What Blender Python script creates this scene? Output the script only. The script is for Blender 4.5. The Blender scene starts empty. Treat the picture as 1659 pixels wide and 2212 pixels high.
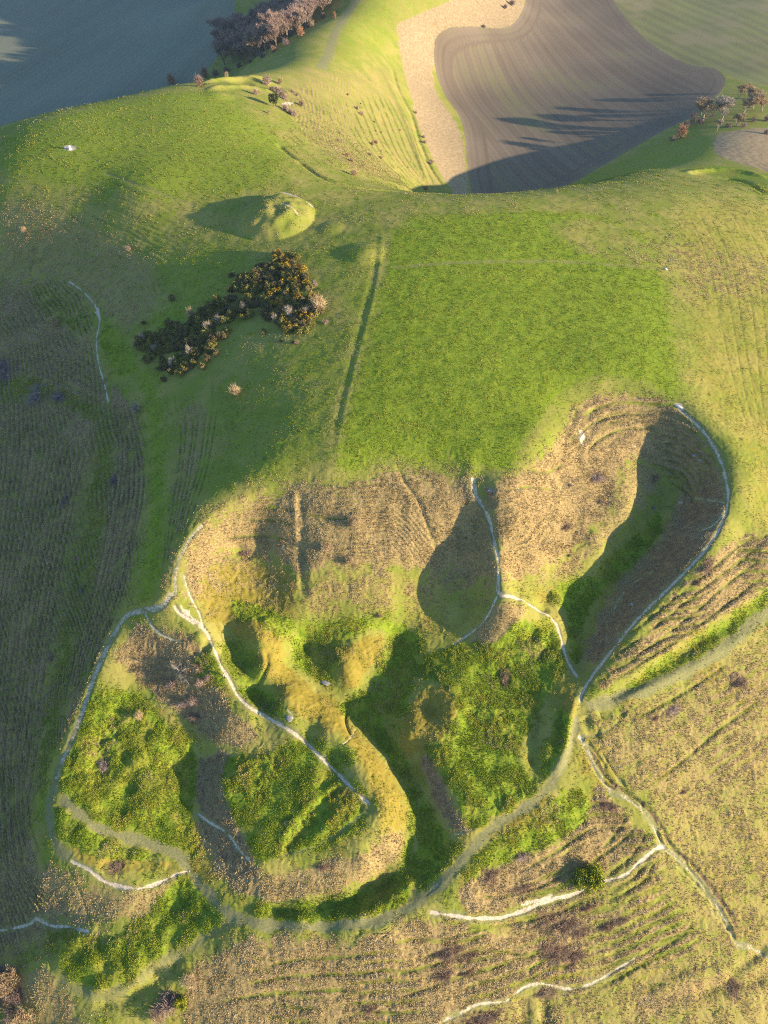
import bpy, math, random
import numpy as np
from mathutils import Vector, Matrix

R = math.radians
scene = bpy.context.scene
rng = random.Random(7)
nrng = np.random.default_rng(11)

# ------------------------------------------------------------------ camera
CAM_H, PITCH, FPX, CU, CV = 115.0, 50.0, 1522.0, 829.5, 1106.0
cam_data = bpy.data.cameras.new('camera')
cam = bpy.data.objects.new('camera', cam_data)
scene.collection.objects.link(cam)
cam.location = (0, 0, CAM_H)
cam.rotation_euler = (R(90 - PITCH), 0, 0)
cam_data.sensor_fit = 'VERTICAL'
cam_data.sensor_height = 24.0
cam_data.lens = 24.0 * FPX / 2212.0
cam_data.clip_start = 1.0
cam_data.clip_end = 12000.0
scene.camera = cam

# ------------------------------------------------------------------ light
SUN_EL, SUN_AZ = 12.0, -18.0           # azimuth measured from +X towards +Y
SUN_DIR = Vector((math.cos(R(SUN_EL)) * math.cos(R(SUN_AZ)),
                  math.cos(R(SUN_EL)) * math.sin(R(SUN_AZ)), math.sin(R(SUN_EL))))
sun_data = bpy.data.lights.new('sun', 'SUN')
sun_data.energy = 5.0
sun_data.angle = R(0.55)
sun_data.color = (1.0, 0.79, 0.52)
sun = bpy.data.objects.new('sun', sun_data)
scene.collection.objects.link(sun)
sun.rotation_euler = SUN_DIR.to_track_quat('Z', 'Y').to_euler()
world = bpy.data.worlds.new('World')
scene.world = world
world.use_nodes = True
wn, wl = world.node_tree.nodes, world.node_tree.links
sky = wn.new('ShaderNodeTexSky')
sky.sky_type = 'NISHITA'
sky.sun_disc = False
sky.sun_elevation = R(SUN_EL)
sky.sun_rotation = R(90 - SUN_AZ)
sky.dust_density = 0.4
sky.ozone_density = 3.0
bg = wn['Background']
bg.inputs['Strength'].default_value = 0.115
wl.new(sky.outputs['Color'], bg.inputs['Color'])
scene.view_settings.view_transform = 'Standard'
scene.view_settings.look = 'None'
scene.view_settings.gamma = 1.0
scene.cycles.use_denoising = False
scene.cycles.filter_width = 1.1
scene.view_settings.exposure = 1.3

# ------------------------------------------------------------------ tags
def tag(o, label=None, cat=None, group=None, kind=None):
    if label: o['label'] = label
    if cat: o['category'] = cat
    if group: o['group'] = group
    if kind: o['kind'] = kind
    return o

def empty(name, loc=(0, 0, 0), rz=0.0, scale=1.0):
    o = bpy.data.objects.new(name, None)
    scene.collection.objects.link(o)
    o.location = loc
    o.rotation_euler = (0, 0, rz)
    o.scale = (scale,) * 3
    o.empty_display_size = 0.3
    return o

def add_obj(name, mesh, parent=None, loc=None):
    o = bpy.data.objects.new(name, mesh)
    scene.collection.objects.link(o)
    if parent: o.parent = parent
    if loc is not None: o.location = loc
    return o

# ------------------------------------------------------------------ pixel <-> ground
CP_, SP_ = math.cos(R(PITCH)), math.sin(R(PITCH))
def rays(u, v):
    u = np.asarray(u, float); v = np.asarray(v, float)
    dx = (u - CU) / FPX; b = (v - CV) / FPX
    return np.stack([dx, CP_ - b * SP_, -SP_ - b * CP_], -1)

def on_plane(u, v, z):
    d = rays(u, v)
    t = (np.asarray(z, float) - CAM_H) / d[..., 2]
    return d[..., 0] * t, d[..., 1] * t

# ------------------------------------------------------------------ noise
_GX = np.array([1, .7071, 0, -.7071, -1, -.7071, 0, .7071], np.float32)
_GY = np.array([0, .7071, 1, .7071, 0, -.7071, -1, -.7071], np.float32)
def _hash(ix, iy, seed):
    h = (ix.astype(np.uint32) * np.uint32(374761393) + iy.astype(np.uint32) * np.uint32(668265263)
         + np.uint32((seed * 2246822519) & 0xffffffff))
    h = (h ^ (h >> np.uint32(13))) * np.uint32(1274126177)
    return (h ^ (h >> np.uint32(16))) & np.uint32(7)

def pn(x, y, scale, seed=0):
    """gradient noise, about -1..1, wavelength = scale metres"""
    x = (np.asarray(x) / scale).astype(np.float32) + np.float32(1000.5)
    y = (np.asarray(y) / scale).astype(np.float32) + np.float32(1000.5)
    fx = np.floor(x); fy = np.floor(y)
    ix = fx.astype(np.int64); iy = fy.astype(np.int64)
    x -= fx; y -= fy
    sx = x * x * (3 - 2 * x); sy = y * y * (3 - 2 * y)
    def g(ax, ay, dx, dy):
        h = _hash(ax, ay, seed)
        return _GX[h] * dx + _GY[h] * dy
    a = g(ix, iy, x, y); b = g(ix + 1, iy, x - 1, y)
    c = g(ix, iy + 1, x, y - 1); d = g(ix + 1, iy + 1, x - 1, y - 1)
    a += sx * (b - a); c += sx * (d - c)
    return (a + sy * (c - a)) * 1.5

def sstep(a, b, x):
    t = np.clip((x - a) / (b - a), 0, 1)
    return t * t * (3 - 2 * t)

# ------------------------------------------------------------------ relief: spot heights read off the photograph (column, row, height)
SPOTS = []
def S(*pts): SPOTS.extend(pts)
HARD = []                      # world x, y, z
def X(*pts): HARD.extend(pts)

# far field on the left, beyond the hill
S((0,0,-86),(200,0,-86),(400,0,-84),(480,0,-82),(0,100,-86),(200,100,-86),(380,100,-82),(0,200,-86),(110,190,-86),
  (0,240,-85),(300,140,-84),(210,195,-85),(420,130,-76),(480,70,-76))
# skyline of the near hill and its back slope
SKY = [(-60,292,-8),(0,278,-6),(100,246,-4.5),(200,222,-4),(350,190,-4.5),(430,174,-8),(500,163,-13)]
S(*SKY)
for (u, v, z) in SKY:
    x, y = on_plane(u, v, z); d = math.hypot(float(x), float(y)); ux, uy = float(x) / d, float(y) / d
    for (s, dz) in ((28, -13), (60, -33), (105, -62), (150, -85 - z)):
        X((float(x) + ux * s - 0.15 * s, float(y) + uy * s, max(z + dz, -87)))
# crest running to the second hill, wood slope
S((590,151,-20),(640,128,-26),(680,100,-31),(717,36,-34),(760,0,-34),(560,160,-17))
S((520,138,-47),(620,92,-48),(700,40,-48),(560,60,-62),(640,10,-60))
S((800,60,-36),(850,0,-36),(900,40,-44),(900,0,-41),(1000,0,-50),(960,60,-54),(1100,0,-62),(1130,40,-70),(740,140,-30),(800,125,-40),(700,180,-26))
X((15,720,14),(-5,665,-4),(-30,645,-14),(30,800,4),(-70,740,-12),(-130,730,-50),(20,900,-10),(20,640,-18),(160,860,-76),(230,870,-80),(330,900,-80),(110,760,-62),(-160,800,-84),(100,900,-60))  # unseen summit beyond the view, raised to shade the far left field
# combe
S((650,220,-17),(690,290,-16),(750,350,-15),(800,385,-18),(700,180,-27),(740,250,-31),(790,330,-31),(850,392,-30),
  (760,170,-40),(800,250,-45),(850,350,-46),(890,402,-46),(850,150,-60),(890,250,-66),(930,350,-68),(962,412,-68),
  (600,190,-16),(560,210,-8),(600,270,-8),(640,330,-8))
# ploughed vale
S((940,150,-75),(1000,300,-80),(1012,400,-81),(1200,0,-78),(1350,0,-82),(1500,0,-82),(1659,0,-78),(1100,150,-80),(1250,150,-83),(1400,150,-82),
  (1100,280,-83),(1250,280,-82),(1060,412,-81),(1130,400,-82),(1200,380,-81),(1330,320,-79),(1430,280,-76),(1500,235,-74),(1560,180,-76),(1659,150,-76),(1600,60,-79),
  (1659,235,-68),(1560,240,-70),(1495,272,-70),(1430,302,-71),(1350,342,-73),(1206,402,-78))
# shoulder on the right and its back slope
S((960,421,-5),(1060,421,-6),(1130,416,-9),(1190,407,-12),(1250,401,-17),(1355,381,-28),(1430,363,-35),(1505,350,-46),(1560,300,-58),(1659,300,-62),(1560,340,-48),(1659,360,-46),(1659,400,-32),(1600,390,-34),(1800,420,-45),(1800,300,-70))
for (u, v, z) in ((960,421,-5),(1060,421,-6),(1130,416,-9),(1190,407,-12)):
    x, y = on_plane(u, v, z)
    for (s, dz) in ((26, -14), (60, -36), (100, -60)):
        X((float(x), float(y) + s, z + dz))
X((130,300,-25),(160,330,-40))
# top of the hill
S((150,320,0.5),(300,320,1),(450,330,1),(600,350,-0.5),(700,400,-2),(250,260,-0.5),(400,230,-1),(500,205,-5),(550,250,-5),
  (0,340,-5),(0,400,-8.5),(300,400,-1.2),(400,450,-4),(200,450,-8.5),(0,450,-15),(800,430,-2),(900,440,-1.5))
S((830,450,-0.5),(1100,450,-2),(1300,470,-5.5),(1450,480,-8),(1600,480,-15),(1659,500,-17),(1450,430,-10),(1560,430,-18),(1350,420,-9),
  (830,600,0),(1000,600,0),(1200,600,-2),(1430,580,-5.5),(1560,600,-10.5),(1659,620,-14),
  (800,750,-0.5),(1000,750,-0.3),(1200,750,-1.8),(1450,750,-5),(1560,800,-8.5),(1659,800,-12),
  (720,900,-2.3),(900,900,-1.8),(1100,900,-2),(1300,830,-3.2),(1460,855,-5.3),(1560,900,-8),(1659,950,-12))
S((600,1000,-5),(720,1000,-3.6),(850,995,-3.8),(1020,1020,-4.3),(1100,1010,-4))
# left flank
S((700,600,-1.2),(600,600,-3.2),(500,600,-5.5),(400,600,-9),(300,600,-13),(200,600,-18),(100,600,-23),(0,600,-28),(700,500,-1.5),(550,500,-3.5),
  (700,800,-2),(600,800,-4),(500,800,-7),(400,800,-11),(300,800,-16),(200,800,-22),(100,800,-28),(0,800,-34),
  (500,1000,-8.5),(400,1000,-13),(300,1000,-18),(200,1000,-23.5),(100,1000,-29),(0,1000,-35),(500,900,-8),
  (300,1200,-18.5),(200,1200,-25.5),(100,1200,-31.5),(0,1200,-38),(-120,1000,-42),(-120,1300,-48),(-120,700,-38),(-120,1700,-58),(-120,2050,-62),
  (0,1400,-42),(100,1400,-36),(180,1400,-30.5),(0,1500,-44),(100,1500,-38),(0,1700,-48),(55,1700,-43),(0,1900,-50),(60,1900,-45.5),(130,1950,-44.5),(0,2100,-55),(70,2120,-49.5),(0,2212,-60),(120,2212,-53),(-120,2212,-68))
# west ring edge
S((350,1308,-17.8),(310,1318,-20),(270,1328,-22.5),(225,1410,-26),(200,1470,-28.5),(160,1570,-31.5),(122,1680,-34.5),(106,1750,-36),(115,1820,-37.3),(150,1858,-38),(200,1890,-38.7),(290,1920,-39.5),(385,1887,-39.5))
# west bowl
S((385,1285,-16.5),(382,1240,-14.5),(392,1200,-13),(415,1160,-12),(450,1120,-10.8),(490,1095,-9.6),(530,1075,-8.6),(570,1060,-7.8),(600,1050,-7.2),(640,1043,-6.6),(680,1040,-6),(740,1040,-5.6),(800,1022,-4.8),(850,1007,-4.5),(900,1012,-4.7),(950,1017,-5),(1000,1027,-5.2),(1030,1032,-5.4))
S((450,1200,-15.1),(500,1200,-17),(552,1205,-18),(500,1150,-14),(550,1150,-14.8),(610,1150,-13),(655,1190,-14.6),(655,1245,-17.2),(650,1140,-11.6),(750,1140,-10.8),(850,1130,-10.7),(950,1130,-11.2),(1030,1130,-11.4),(500,1260,-19.4),(600,1250,-19.2),(750,1240,-16.8),(900,1230,-17.8),(1000,1220,-18))
S((470,1330,-21.5),(560,1330,-22.2),(650,1335,-22.6),(750,1335,-22.8),(840,1325,-22.9),(900,1312,-23.6),(955,1308,-23.4),(1035,1290,-20.2),(425,1290,-18.2))
# rib between the bowls
S((1030,1060,-6.3),(1055,1110,-8.6),(1070,1160,-10.6),(1078,1210,-12.6),(1082,1250,-14),(1085,1282,-15.6))
# east bowl
S((1070,1042,-4.6),(1110,1022,-4.3),(1150,1000,-4.2),(1185,965,-4.1),(1212,925,-4.1),(1232,885,-4.2),(1280,857,-4.4),(1350,851,-4.8),(1400,857,-5.2),(1450,870,-5.7),(1490,900,-6.4),(1520,930,-7),(1545,965,-7.8),(1560,1000,-8.6),(1572,1045,-9.6),(1573,1085,-10.8),(1560,1130,-12.2),(1530,1180,-13.7),(1480,1235,-16),(1430,1285,-18.4),(1370,1347,-21.2),(1310,1420,-24),(1280,1460,-25.4),(1258,1495,-26.4),(1250,1530,-27))
S((1200,1000,-7.6),(1300,950,-8.6),(1340,900,-7.6),(1250,1050,-11.6),(1150,1100,-9.6),(1200,1150,-15),(1150,1200,-15),(1250,1150,-16.5),(1300,1070,-14),(1330,1000,-11.3),
  (1390,960,-11.5),(1370,1050,-14),(1350,1110,-15.8),(1300,1190,-19),(1262,1230,-20.8),(1110,1255,-18),(1190,1250,-20.6),(1180,1295,-23.6))
S((1440,1050,-17.6),(1420,1120,-20.4),(1375,1170,-22.2),(1325,1230,-24),(1272,1300,-25.8),(1250,1380,-27.4),(1248,1440,-27.8))
S((1500,1050,-14.6),(1490,1110,-16.7),(1440,1170,-19.6),(1400,1240,-21.5),(1340,1320,-24.3),(1290,1390,-26.6),(1480,980,-11.8),(1440,950,-11.2),(1400,910,-9))
S((1112,1292,-17),(1150,1312,-20),(1195,1340,-23.5),(1212,1380,-25.2),(1228,1430,-26.6))
# outside of the east rim
S((1659,1100,-13.6),(1659,1200,-17),(1610,1150,-14.6),(1600,1200,-16.8),(1659,1300,-22.5),(1550,1300,-20.3),(1500,1350,-22.6),(1450,1400,-25),(1659,1400,-28.5),(1550,1450,-29),(1450,1500,-29),(1350,1500,-27.2),
  (1659,1500,-33.5),(1500,1600,-33.6),(1400,1600,-31.2),(1659,1650,-39.5),(1659,1800,-45.5),(1500,1750,-40),(1400,1750,-36.5),(1300,1650,-31.4),(1659,1950,-51.5),(1500,1900,-45.5),(1659,2100,-57.5),(1500,2050,-51.5),(1350,1950,-43.6),(1400,2150,-54),(1659,2212,-62),(1800,1500,-39),(1800,1900,-56),(1800,1100,-18),(1800,800,-17),(1800,2200,-68),
  (1200,1850,-37.8),(1200,2000,-44.5),(1200,2150,-51.5),(1000,2020,-41.6),(1000,2150,-48),(800,2100,-43.8),(800,2212,-49.5),(600,2100,-44),(600,2212,-49),(400,2212,-50.5),(1290,1760,-35.8),(700,2050,-41.6),(900,2030,-41.2),(1100,1900,-38.6),(1100,1990,-42.4),(1300,1880,-41),(500,2150,-46.5))
# ring track
S((1245,1560,-28),(1235,1600,-28.8),(1215,1660,-30.3),(1190,1697,-31.3),(1150,1736,-32.3),(1100,1766,-33.2),(1050,1800,-34.2),(1000,1855,-35.7),(960,1900,-36.8),(900,1950,-38),(830,1985,-38.6),(750,1998,-39),(650,2003,-39.4),(560,1995,-39.7),(510,1982,-40),(480,1960,-40),(440,1915,-40),(410,1885,-39.8),(380,1850,-38.8),(290,1815,-37.6))
# central terrace
S((1000,1450,-26.6),(1100,1400,-25.4),(1180,1400,-26.4),(930,1450,-27.4),(1050,1550,-28.6),(1150,1550,-28.8),(1180,1600,-29.3),(1000,1650,-29.8),(1100,1680,-31),(1015,1775,-33.2),(930,1640,-30),(965,1700,-31.2),(995,1760,-32.8),(1060,1320,-19.2),(1098,1325,-18.6),(1030,1385,-25.2))
# gully
S((815,1545,-31.9),(845,1600,-32.8),(885,1650,-34.4),(903,1690,-35.4),(922,1740,-36.4),(935,1800,-37),(925,1860,-37.8),(900,1910,-38.6),(850,1950,-38.9),(700,1960,-39.7),(600,1965,-40),(540,1945,-39.8))
# spur: crest of the golden tongue, foot of its sunlit face, hollows beside it
S((440,1358,-21),(470,1430,-23.6),(497,1470,-25.2),(540,1528,-27),(600,1562,-28),(640,1590,-28.9),(680,1622,-29.8),(740,1680,-31),(805,1742,-31.9))
S((535,1360,-21.45),(552,1400,-22.45),(565,1453,-23.85),(602,1510,-25.35),(643,1549,-26.55),(700,1580,-27.45),(743,1603,-28.05),(759,1632,-28.65),(778,1664,-29.25),(803,1699,-30.15),(819,1734,-30.95),(812,1770,-31.95),(795,1810,-33.25))
S((625,1395,-25.30),(618,1427,-26.50),(650,1462,-28.30),(688,1491,-29.80),(719,1507,-30.50),(742,1526,-31.00),(765,1571,-31.30),(794,1600,-31.90),(842,1651,-33.20),(876,1715,-34.50),(886,1750,-35.30),(884,1785,-36.20),(866,1820,-37.10),(831,1862,-38.00),(791,1903,-39.10))
S((592,1350,-22.8),(600,1385,-23.2),(590,1430,-24.2),(640,1480,-26.6),(700,1530,-28.4))
S((652,1385,-27),(665,1425,-28),(690,1450,-28.9),(740,1490,-30.2),(768,1500,-30.8),(725,1380,-25.8),(738,1410,-26),(745,1445,-26.8),(755,1468,-28),(780,1380,-25.4),(826,1399,-27.9),(803,1444,-29.1),(786,1466,-29.8),(850,1420,-29.2),(855,1380,-28.2),(900,1390,-27),(950,1360,-25.8),(820,1500,-31))
S((500,1385,-24.6),(525,1400,-25.2),(520,1440,-25.7),(548,1425,-25),(560,1490,-27.6),(590,1520,-28),(560,1520,-27.8),(680,1600,-29.6),(720,1640,-30.5),(660,1580,-28.8))
S((892,1545,-28.1),(872,1590,-29.0),(985,1540,-27.2),(970,1580,-27.7),(962,1508,-27.2),(940,1495,-27.5),(900,1500,-28.2),(925,1540,-29.0),(905,1600,-29.0),(1008,1545,-28.5),(850,1560,-31.4),(850,1510,-30.8))
# heart-shaped terrace and its left bank
S((500,1630,-32.4),(482,1690,-33.2),(508,1755,-34),(545,1830,-35.4),(565,1880,-36.6),(430,1650,-36),(423,1720,-37),(440,1800,-38),(470,1860,-38.8),(500,1910,-39.5),
  (600,1640,-31.2),(700,1650,-30.4),(560,1700,-32.8),(650,1700,-31.8),(620,1800,-34),(700,1780,-33.2),(760,1790,-33),(600,1870,-36.2),(700,1870,-36),(790,1880,-36.2),(840,1840,-35.8),(560,1590,-29.8),(480,1590,-30.6))
# west terrace
S((300,1380,-24.4),(300,1450,-28.4),(350,1410,-25.4),(400,1470,-27.2),(420,1540,-31),(300,1540,-31.8),(300,1620,-33.2),(200,1650,-34.4),(350,1700,-35.2),(250,1750,-36.2),(400,1750,-37),(400,1620,-34.6),(300,1860,-38.6),(230,1560,-32))
# south-west apron
S((300,1965,-42),(380,1945,-42),(200,1950,-42.5),(450,2000,-42),(400,2050,-43.5),(300,2060,-44),(200,2060,-45),(110,2040,-46.4),(150,2120,-47.4),(250,2130,-46.5),(400,2110,-45.5),(330,2180,-49))

HB = []                       # behind and around the view
for a in range(0, 360, 20):
    for rad, z in ((1100, -90), (2200, -90), (4500, -90)):
        HB.append((rad * math.cos(R(a)), rad * math.sin(R(a)) + 200, z))
X(*HB)
X((0,-60,-75),(90,-60,-82),(-90,-60,-82),(0,-150,-90),(160,-150,-90),(-160,-150,-90),(0,-20,-62),(70,-20,-70),(-60,-20,-66),
  (230,100,-70),(230,200,-72),(300,0,-88),(-230,120,-84),(-200,220,-80),(-300,300,-86),(-230,0,-88),(300,300,-80),(380,450,-80),(-400,500,-88),(-350,800,-88),(450,800,-80))

sp = np.array(SPOTS, float)
sx_, sy_ = on_plane(sp[:, 0], sp[:, 1], sp[:, 2])
P = np.concatenate([np.stack([sx_, sy_, sp[:, 2]], 1), np.array(HARD, float)])
keep = []
for i in range(len(P)):
    if all(math.hypot(P[i, 0] - P[j, 0], P[i, 1] - P[j, 1]) > 1.2 for j in keep): keep.append(i)
P = P[keep]
cj = 2.4 + 0.05 * np.clip(np.hypot(P[:, 0] * .8, P[:, 1]) - 110, 0, 900)
A = np.sqrt((P[:, None, 0] - P[None, :, 0]) ** 2 + (P[:, None, 1] - P[None, :, 1]) ** 2 + cj[None, :] ** 2)
n = len(P)
M = np.zeros((n + 1, n + 1)); M[:n, :n] = A - np.diag(0.12 + 0.22 * (cj - 2.4)); M[:n, n] = 1; M[n, :n] = 1
rhs = np.zeros(n + 1); rhs[:n] = P[:, 2]
W = np.linalg.solve(M, rhs)
Wf = W.astype(np.float32); Pf = P.astype(np.float32); c2f = (cj ** 2).astype(np.float32)

def hbase(x, y):
    x = np.asarray(x, np.float32); y = np.asarray(y, np.float32); sh = x.shape
    x = x.ravel(); y = y.ravel(); out = np.empty(x.shape, np.float32)
    for a in range(0, len(x), 40000):
        b = a + 40000
        d = (x[a:b, None] - Pf[None, :, 0]) ** 2
        d += (y[a:b, None] - Pf[None, :, 1]) ** 2
        d += c2f
        np.sqrt(d, out=d)
        out[a:b] = d @ Wf[:n] + Wf[n]
    return np.maximum(out, -92).reshape(sh)

def at(u, v):
    """first place where the view ray through a photo pixel meets the relief -> x, y arrays"""
    d = rays(u, v); sh = d.shape[:-1]; d = d.reshape(-1, 3)
    t0 = (2.0 - CAM_H) / d[:, 2]; t1 = (-93.0 - CAM_H) / d[:, 2]
    lo = t0.copy(); hi = t1.copy(); done = np.zeros(len(d), bool)
    K = 70; prev = t0.copy()
    for k in range(1, K + 1):
        t = t0 * (t1 / t0) ** (k / K)
        h = hbase(d[:, 0] * t, d[:, 1] * t)
        hit = (~done) & (CAM_H + d[:, 2] * t < h)
        lo[hit] = prev[hit]; hi[hit] = t[hit]; done |= hit
        prev = t
    for _ in range(11):
        m = (lo + hi) / 2
        below = CAM_H + d[:, 2] * m < hbase(d[:, 0] * m, d[:, 1] * m)
        hi = np.where(below, m, hi); lo = np.where(below, lo, m)
    return (d[:, 0] * hi).reshape(sh), (d[:, 1] * hi).reshape(sh)

def smooth_line(pts, k=5):
    p = np.array(pts, float)
    if len(p) < 3 or k <= 1: return p
    q = np.vstack([2 * p[0] - p[1], p, 2 * p[-1] - p[-2]]); out = []
    for i in range(1, len(q) - 2):
        for j in range(k):
            t = j / k
            out.append(0.5 * ((2 * q[i]) + (q[i + 1] - q[i - 1]) * t + (2 * q[i - 1] - 5 * q[i] + 4 * q[i + 1] - q[i + 2]) * t * t
                              + (3 * q[i] - q[i - 1] - 3 * q[i + 1] + q[i + 2]) * t ** 3))
    out.append(p[-1])
    return np.array(out)

def ground_line(pts, z=None, k=5):
    p = smooth_line(pts, k)
    x, y = at(p[:, 0], p[:, 1]) if z is None else on_plane(p[:, 0], p[:, 1], z)
    return np.stack([x, y], 1)

def ground_poly(pts, z=None):
    p = np.array(pts, float)
    q = smooth_line(np.vstack([p, p[:1]]), 3)[:-1]
    x, y = at(q[:, 0], q[:, 1]) if z is None else on_plane(q[:, 0], q[:, 1], z)
    return np.stack([x, y], 1)
# ------------------------------------------------------------------ the relief grid (fans out with distance)
NR, NC = 1400, 1180
th = np.linspace(R(-13), R(79.5), NR)
gy = 152 * np.tan(th)
last = gy[-1]; extra = []
stepy = 14.0
while last < 5200:
    last += stepy; stepy *= 1.35; extra.append(last)
gy = np.concatenate([[-1500, -700, -330, -170, -100, -66], gy, extra])
s = np.linspace(-1, 1, NC)
ex = 1 + np.cumsum(0.03 * 1.5 ** np.arange(14))
s = np.concatenate([-ex[::-1], s, ex])
hw = 1.17 * 0.545 * (0.643 * np.maximum(gy, -25) + 0.766 * 150) + 10
GX = (s[None, :] * hw[:, None]).astype(np.float32)
GY = np.repeat(gy[:, None], len(s), 1).astype(np.float32)
rows, cols = GX.shape
gx, gyy = GX.ravel(), GY.ravel()
NV = len(gx)
spacing = np.repeat(np.maximum(np.gradient(gy), 2 * hw / NC)[:, None], cols, 1).ravel().astype(np.float32)
Z = hbase(gx, gyy)
ZB = Z.copy()

def box(xy, m):
    lo = xy.min(0) - m; hi = xy.max(0) + m
    r0, r1 = np.searchsorted(gy, lo[1]), np.searchsorted(gy, hi[1])
    idx = np.arange(r0 * cols, r1 * cols)
    ok = (gx[idx] > lo[0]) & (gx[idx] < hi[0])
    return idx[ok]

def line_dist(xy, m):
    """indices near a ground polyline, distance, signed side (left +), place along it"""
    idx = box(xy, m); px, py = gx[idx], gyy[idx]
    best = np.full(len(idx), 1e9, np.float32); side = np.zeros(len(idx), np.float32); along = np.zeros(len(idx), np.float32)
    L = 0.0
    for a, b in zip(xy[:-1], xy[1:]):
        dx, dy = b - a; l2 = dx * dx + dy * dy + 1e-9; l = math.sqrt(l2)
        sub = np.nonzero((px > min(a[0], b[0]) - m) & (px < max(a[0], b[0]) + m) & (py > min(a[1], b[1]) - m) & (py < max(a[1], b[1]) + m))[0]
        if len(sub):
            qx, qy = px[sub] - a[0], py[sub] - a[1]
            t = np.clip((qx * dx + qy * dy) / l2, 0, 1)
            d = np.hypot(qx - t * dx, qy - t * dy)
            better = d < best[sub]; w = sub[better]
            best[w] = d[better]; side[w] = np.sign(dx * qy - dy * qx)[better]; along[w] = L + t[better] * l
        L += l
    ok = best < m
    return idx[ok], best[ok], side[ok], along[ok] / max(L, 1e-6)

def poly_sd(xy, m):
    """indices near / in a ground polygon and signed distance (inside +)"""
    idx = box(xy, m); px, py = gx[idx], gyy[idx]
    inside = np.zeros(len(idx), bool); best = np.full(len(idx), 1e9, np.float32)
    nxt = np.roll(xy, -1, 0)
    for a, b in zip(xy, nxt):
        dx, dy = b - a
        cross = (a[1] > py) != (b[1] > py)
        if cross.any():
            xi = a[0] + (py[cross] - a[1]) * dx / (dy if abs(dy) > 1e-9 else 1e-9)
            c = np.nonzero(cross)[0]; f = px[c] < xi
            inside[c[f]] ^= True
        t = np.clip(((px - a[0]) * dx + (py - a[1]) * dy) / (dx * dx + dy * dy + 1e-9), 0, 1)
        np.minimum(best, np.hypot(px - a[0] - t * dx, py - a[1] - t * dy), out=best)
    return idx, np.where(inside, best, -best)

N05 = pn(gx, gyy, 1.1, 1); N2 = pn(gx, gyy, 3.2, 2); N8 = pn(gx, gyy, 9, 3); N30 = pn(gx, gyy, 34, 4); N90 = pn(gx, gyy, 95, 5)
# shared detail noise, faded where the grid is too coarse to carry it
def fadeable(wave): return np.clip(wave / (2.2 * spacing) - 0.35, 0, 1).astype(np.float32)
wx_ = gx + .5 * pn(gx, gyy, 2.3, 14) + .35 * N05; wy_ = gyy + .5 * pn(gx, gyy, 2.3, 15) - .35 * N05
T1 = pn(wx_, wy_ * .8, 0.8, 6) * fadeable(0.75)
T2 = pn(wx_, wy_, 1.7, 7) * fadeable(1.7)
TB = np.abs(pn(wx_ * .85, wy_, 1.25, 8)) * fadeable(1.25)

# ------------------------------------------------------------------ mounds, banks, ditches
def bump(u, v, rad, h, pw=1.0, sx=1.0, rot=0.0):
    x, y = at([u], [v]); x, y = float(x[0]), float(y[0])
    idx = box(np.array([[x - rad * 1.1 * max(sx, 1), y - rad * 1.1 * max(sx, 1)], [x + rad * 1.1 * max(sx, 1), y + rad * 1.1 * max(sx, 1)]]), 0)
    dx, dy = gx[idx] - x, gyy[idx] - y
    c, s_ = math.cos(rot), math.sin(rot)
    r = np.hypot((dx * c + dy * s_) / sx, -dx * s_ + dy * c) / rad
    k = np.clip(1 - r * r, 0, 1) ** (1.5 * pw)
    Z[idx] += h * k
    return x, y

def bank(pts, w, h, z=None, lump=0.25, k=5, ends=0.12):
    xy = ground_line(pts, z, k)
    idx, d, side, al = line_dist(xy, w * 1.6)
    prof = np.exp(-(d / (w * 0.62)) ** 2)
    e = np.clip(np.minimum(al, 1 - al) / ends, 0, 1) if ends else 1
    Z[idx] += h * prof * e * (1 + lump * N2[idx])

def scarp(pts, w, h, z=None, ends=0.1):
    """a step: ground left of the line raised by h at the line, easing out over w"""
    xy = ground_line(pts, z); idx, d, side, al = line_dist(xy, w)
    e = np.clip(np.minimum(al, 1 - al) / ends, 0, 1)
    f = np.clip(1 - d / w, 0, 1) ** 1.5
    Z[idx] += h * 0.5 * e * f * np.clip(side * d / 0.5, -1, 1)

# the barrow on the summit: a broad dome with a slumped top
bx, by = at([597], [470]); BX, BY = float(bx[0]), float(by[0])
idx = box(np.array([[BX - 16, BY - 16], [BX + 16, BY + 16]]), 0)
rr = np.hypot(gx[idx] - BX, gyy[idx] - BY) / (13.4 + 0.5 * N8[idx])
Z[idx] += 3.9 * np.clip(1.12 * (1 - rr ** 2.4), 0, 1) ** 1.1 * (1 + .10 * N2[idx]) + .12 * N2[idx] * (rr < 1) - 0.5 * np.exp(-((gx[idx] - BX - 1) ** 2 + (gyy[idx] - BY - 2) ** 2) / 5)
bump(785, 548, 7.5, 1.3); bump(715, 492, 5, 0.6)
for args in ((455,186,6,1.2),(520,178,7,-1.2),(560,176,9,1.2),(470,205,8,.8),(600,187,8,-1.5)): bump(*args)
bank([(430,180),(500,172),(560,176),(600,190),(640,215)], 3.5, 1.3); bank([(440,196),(510,187),(560,193),(600,205)], 3.5, 1.0)
bank([(825,490),(822,560),(812,620),(795,690),(775,760),(752,850),(735,930),(722,1000)], 1.3, 0.12)
bank([(812,520),(806,600),(785,680),(760,780),(738,870),(715,980)], 1.7, -0.16, lump=.6)
bank([(640,345),(700,385),(760,402),(820,410),(880,416)], 2.0, -0.9)
bank([(600,310),(640,345)], 2.0, -0.7)
bank([(845,140),(860,190),(888,245),(905,300),(930,360),(965,415)], 2.4, -1.2)
bank([(820,140),(850,200),(880,270),(905,340),(925,400)], 3, 1.0)
# lynchets across the right shoulder
bank([(1659,385),(1600,372),(1540,368),(1480,375)], 3.5, 1.3); bank([(1659,420),(1610,392),(1550,382)], 3.0, -0.9)
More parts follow.
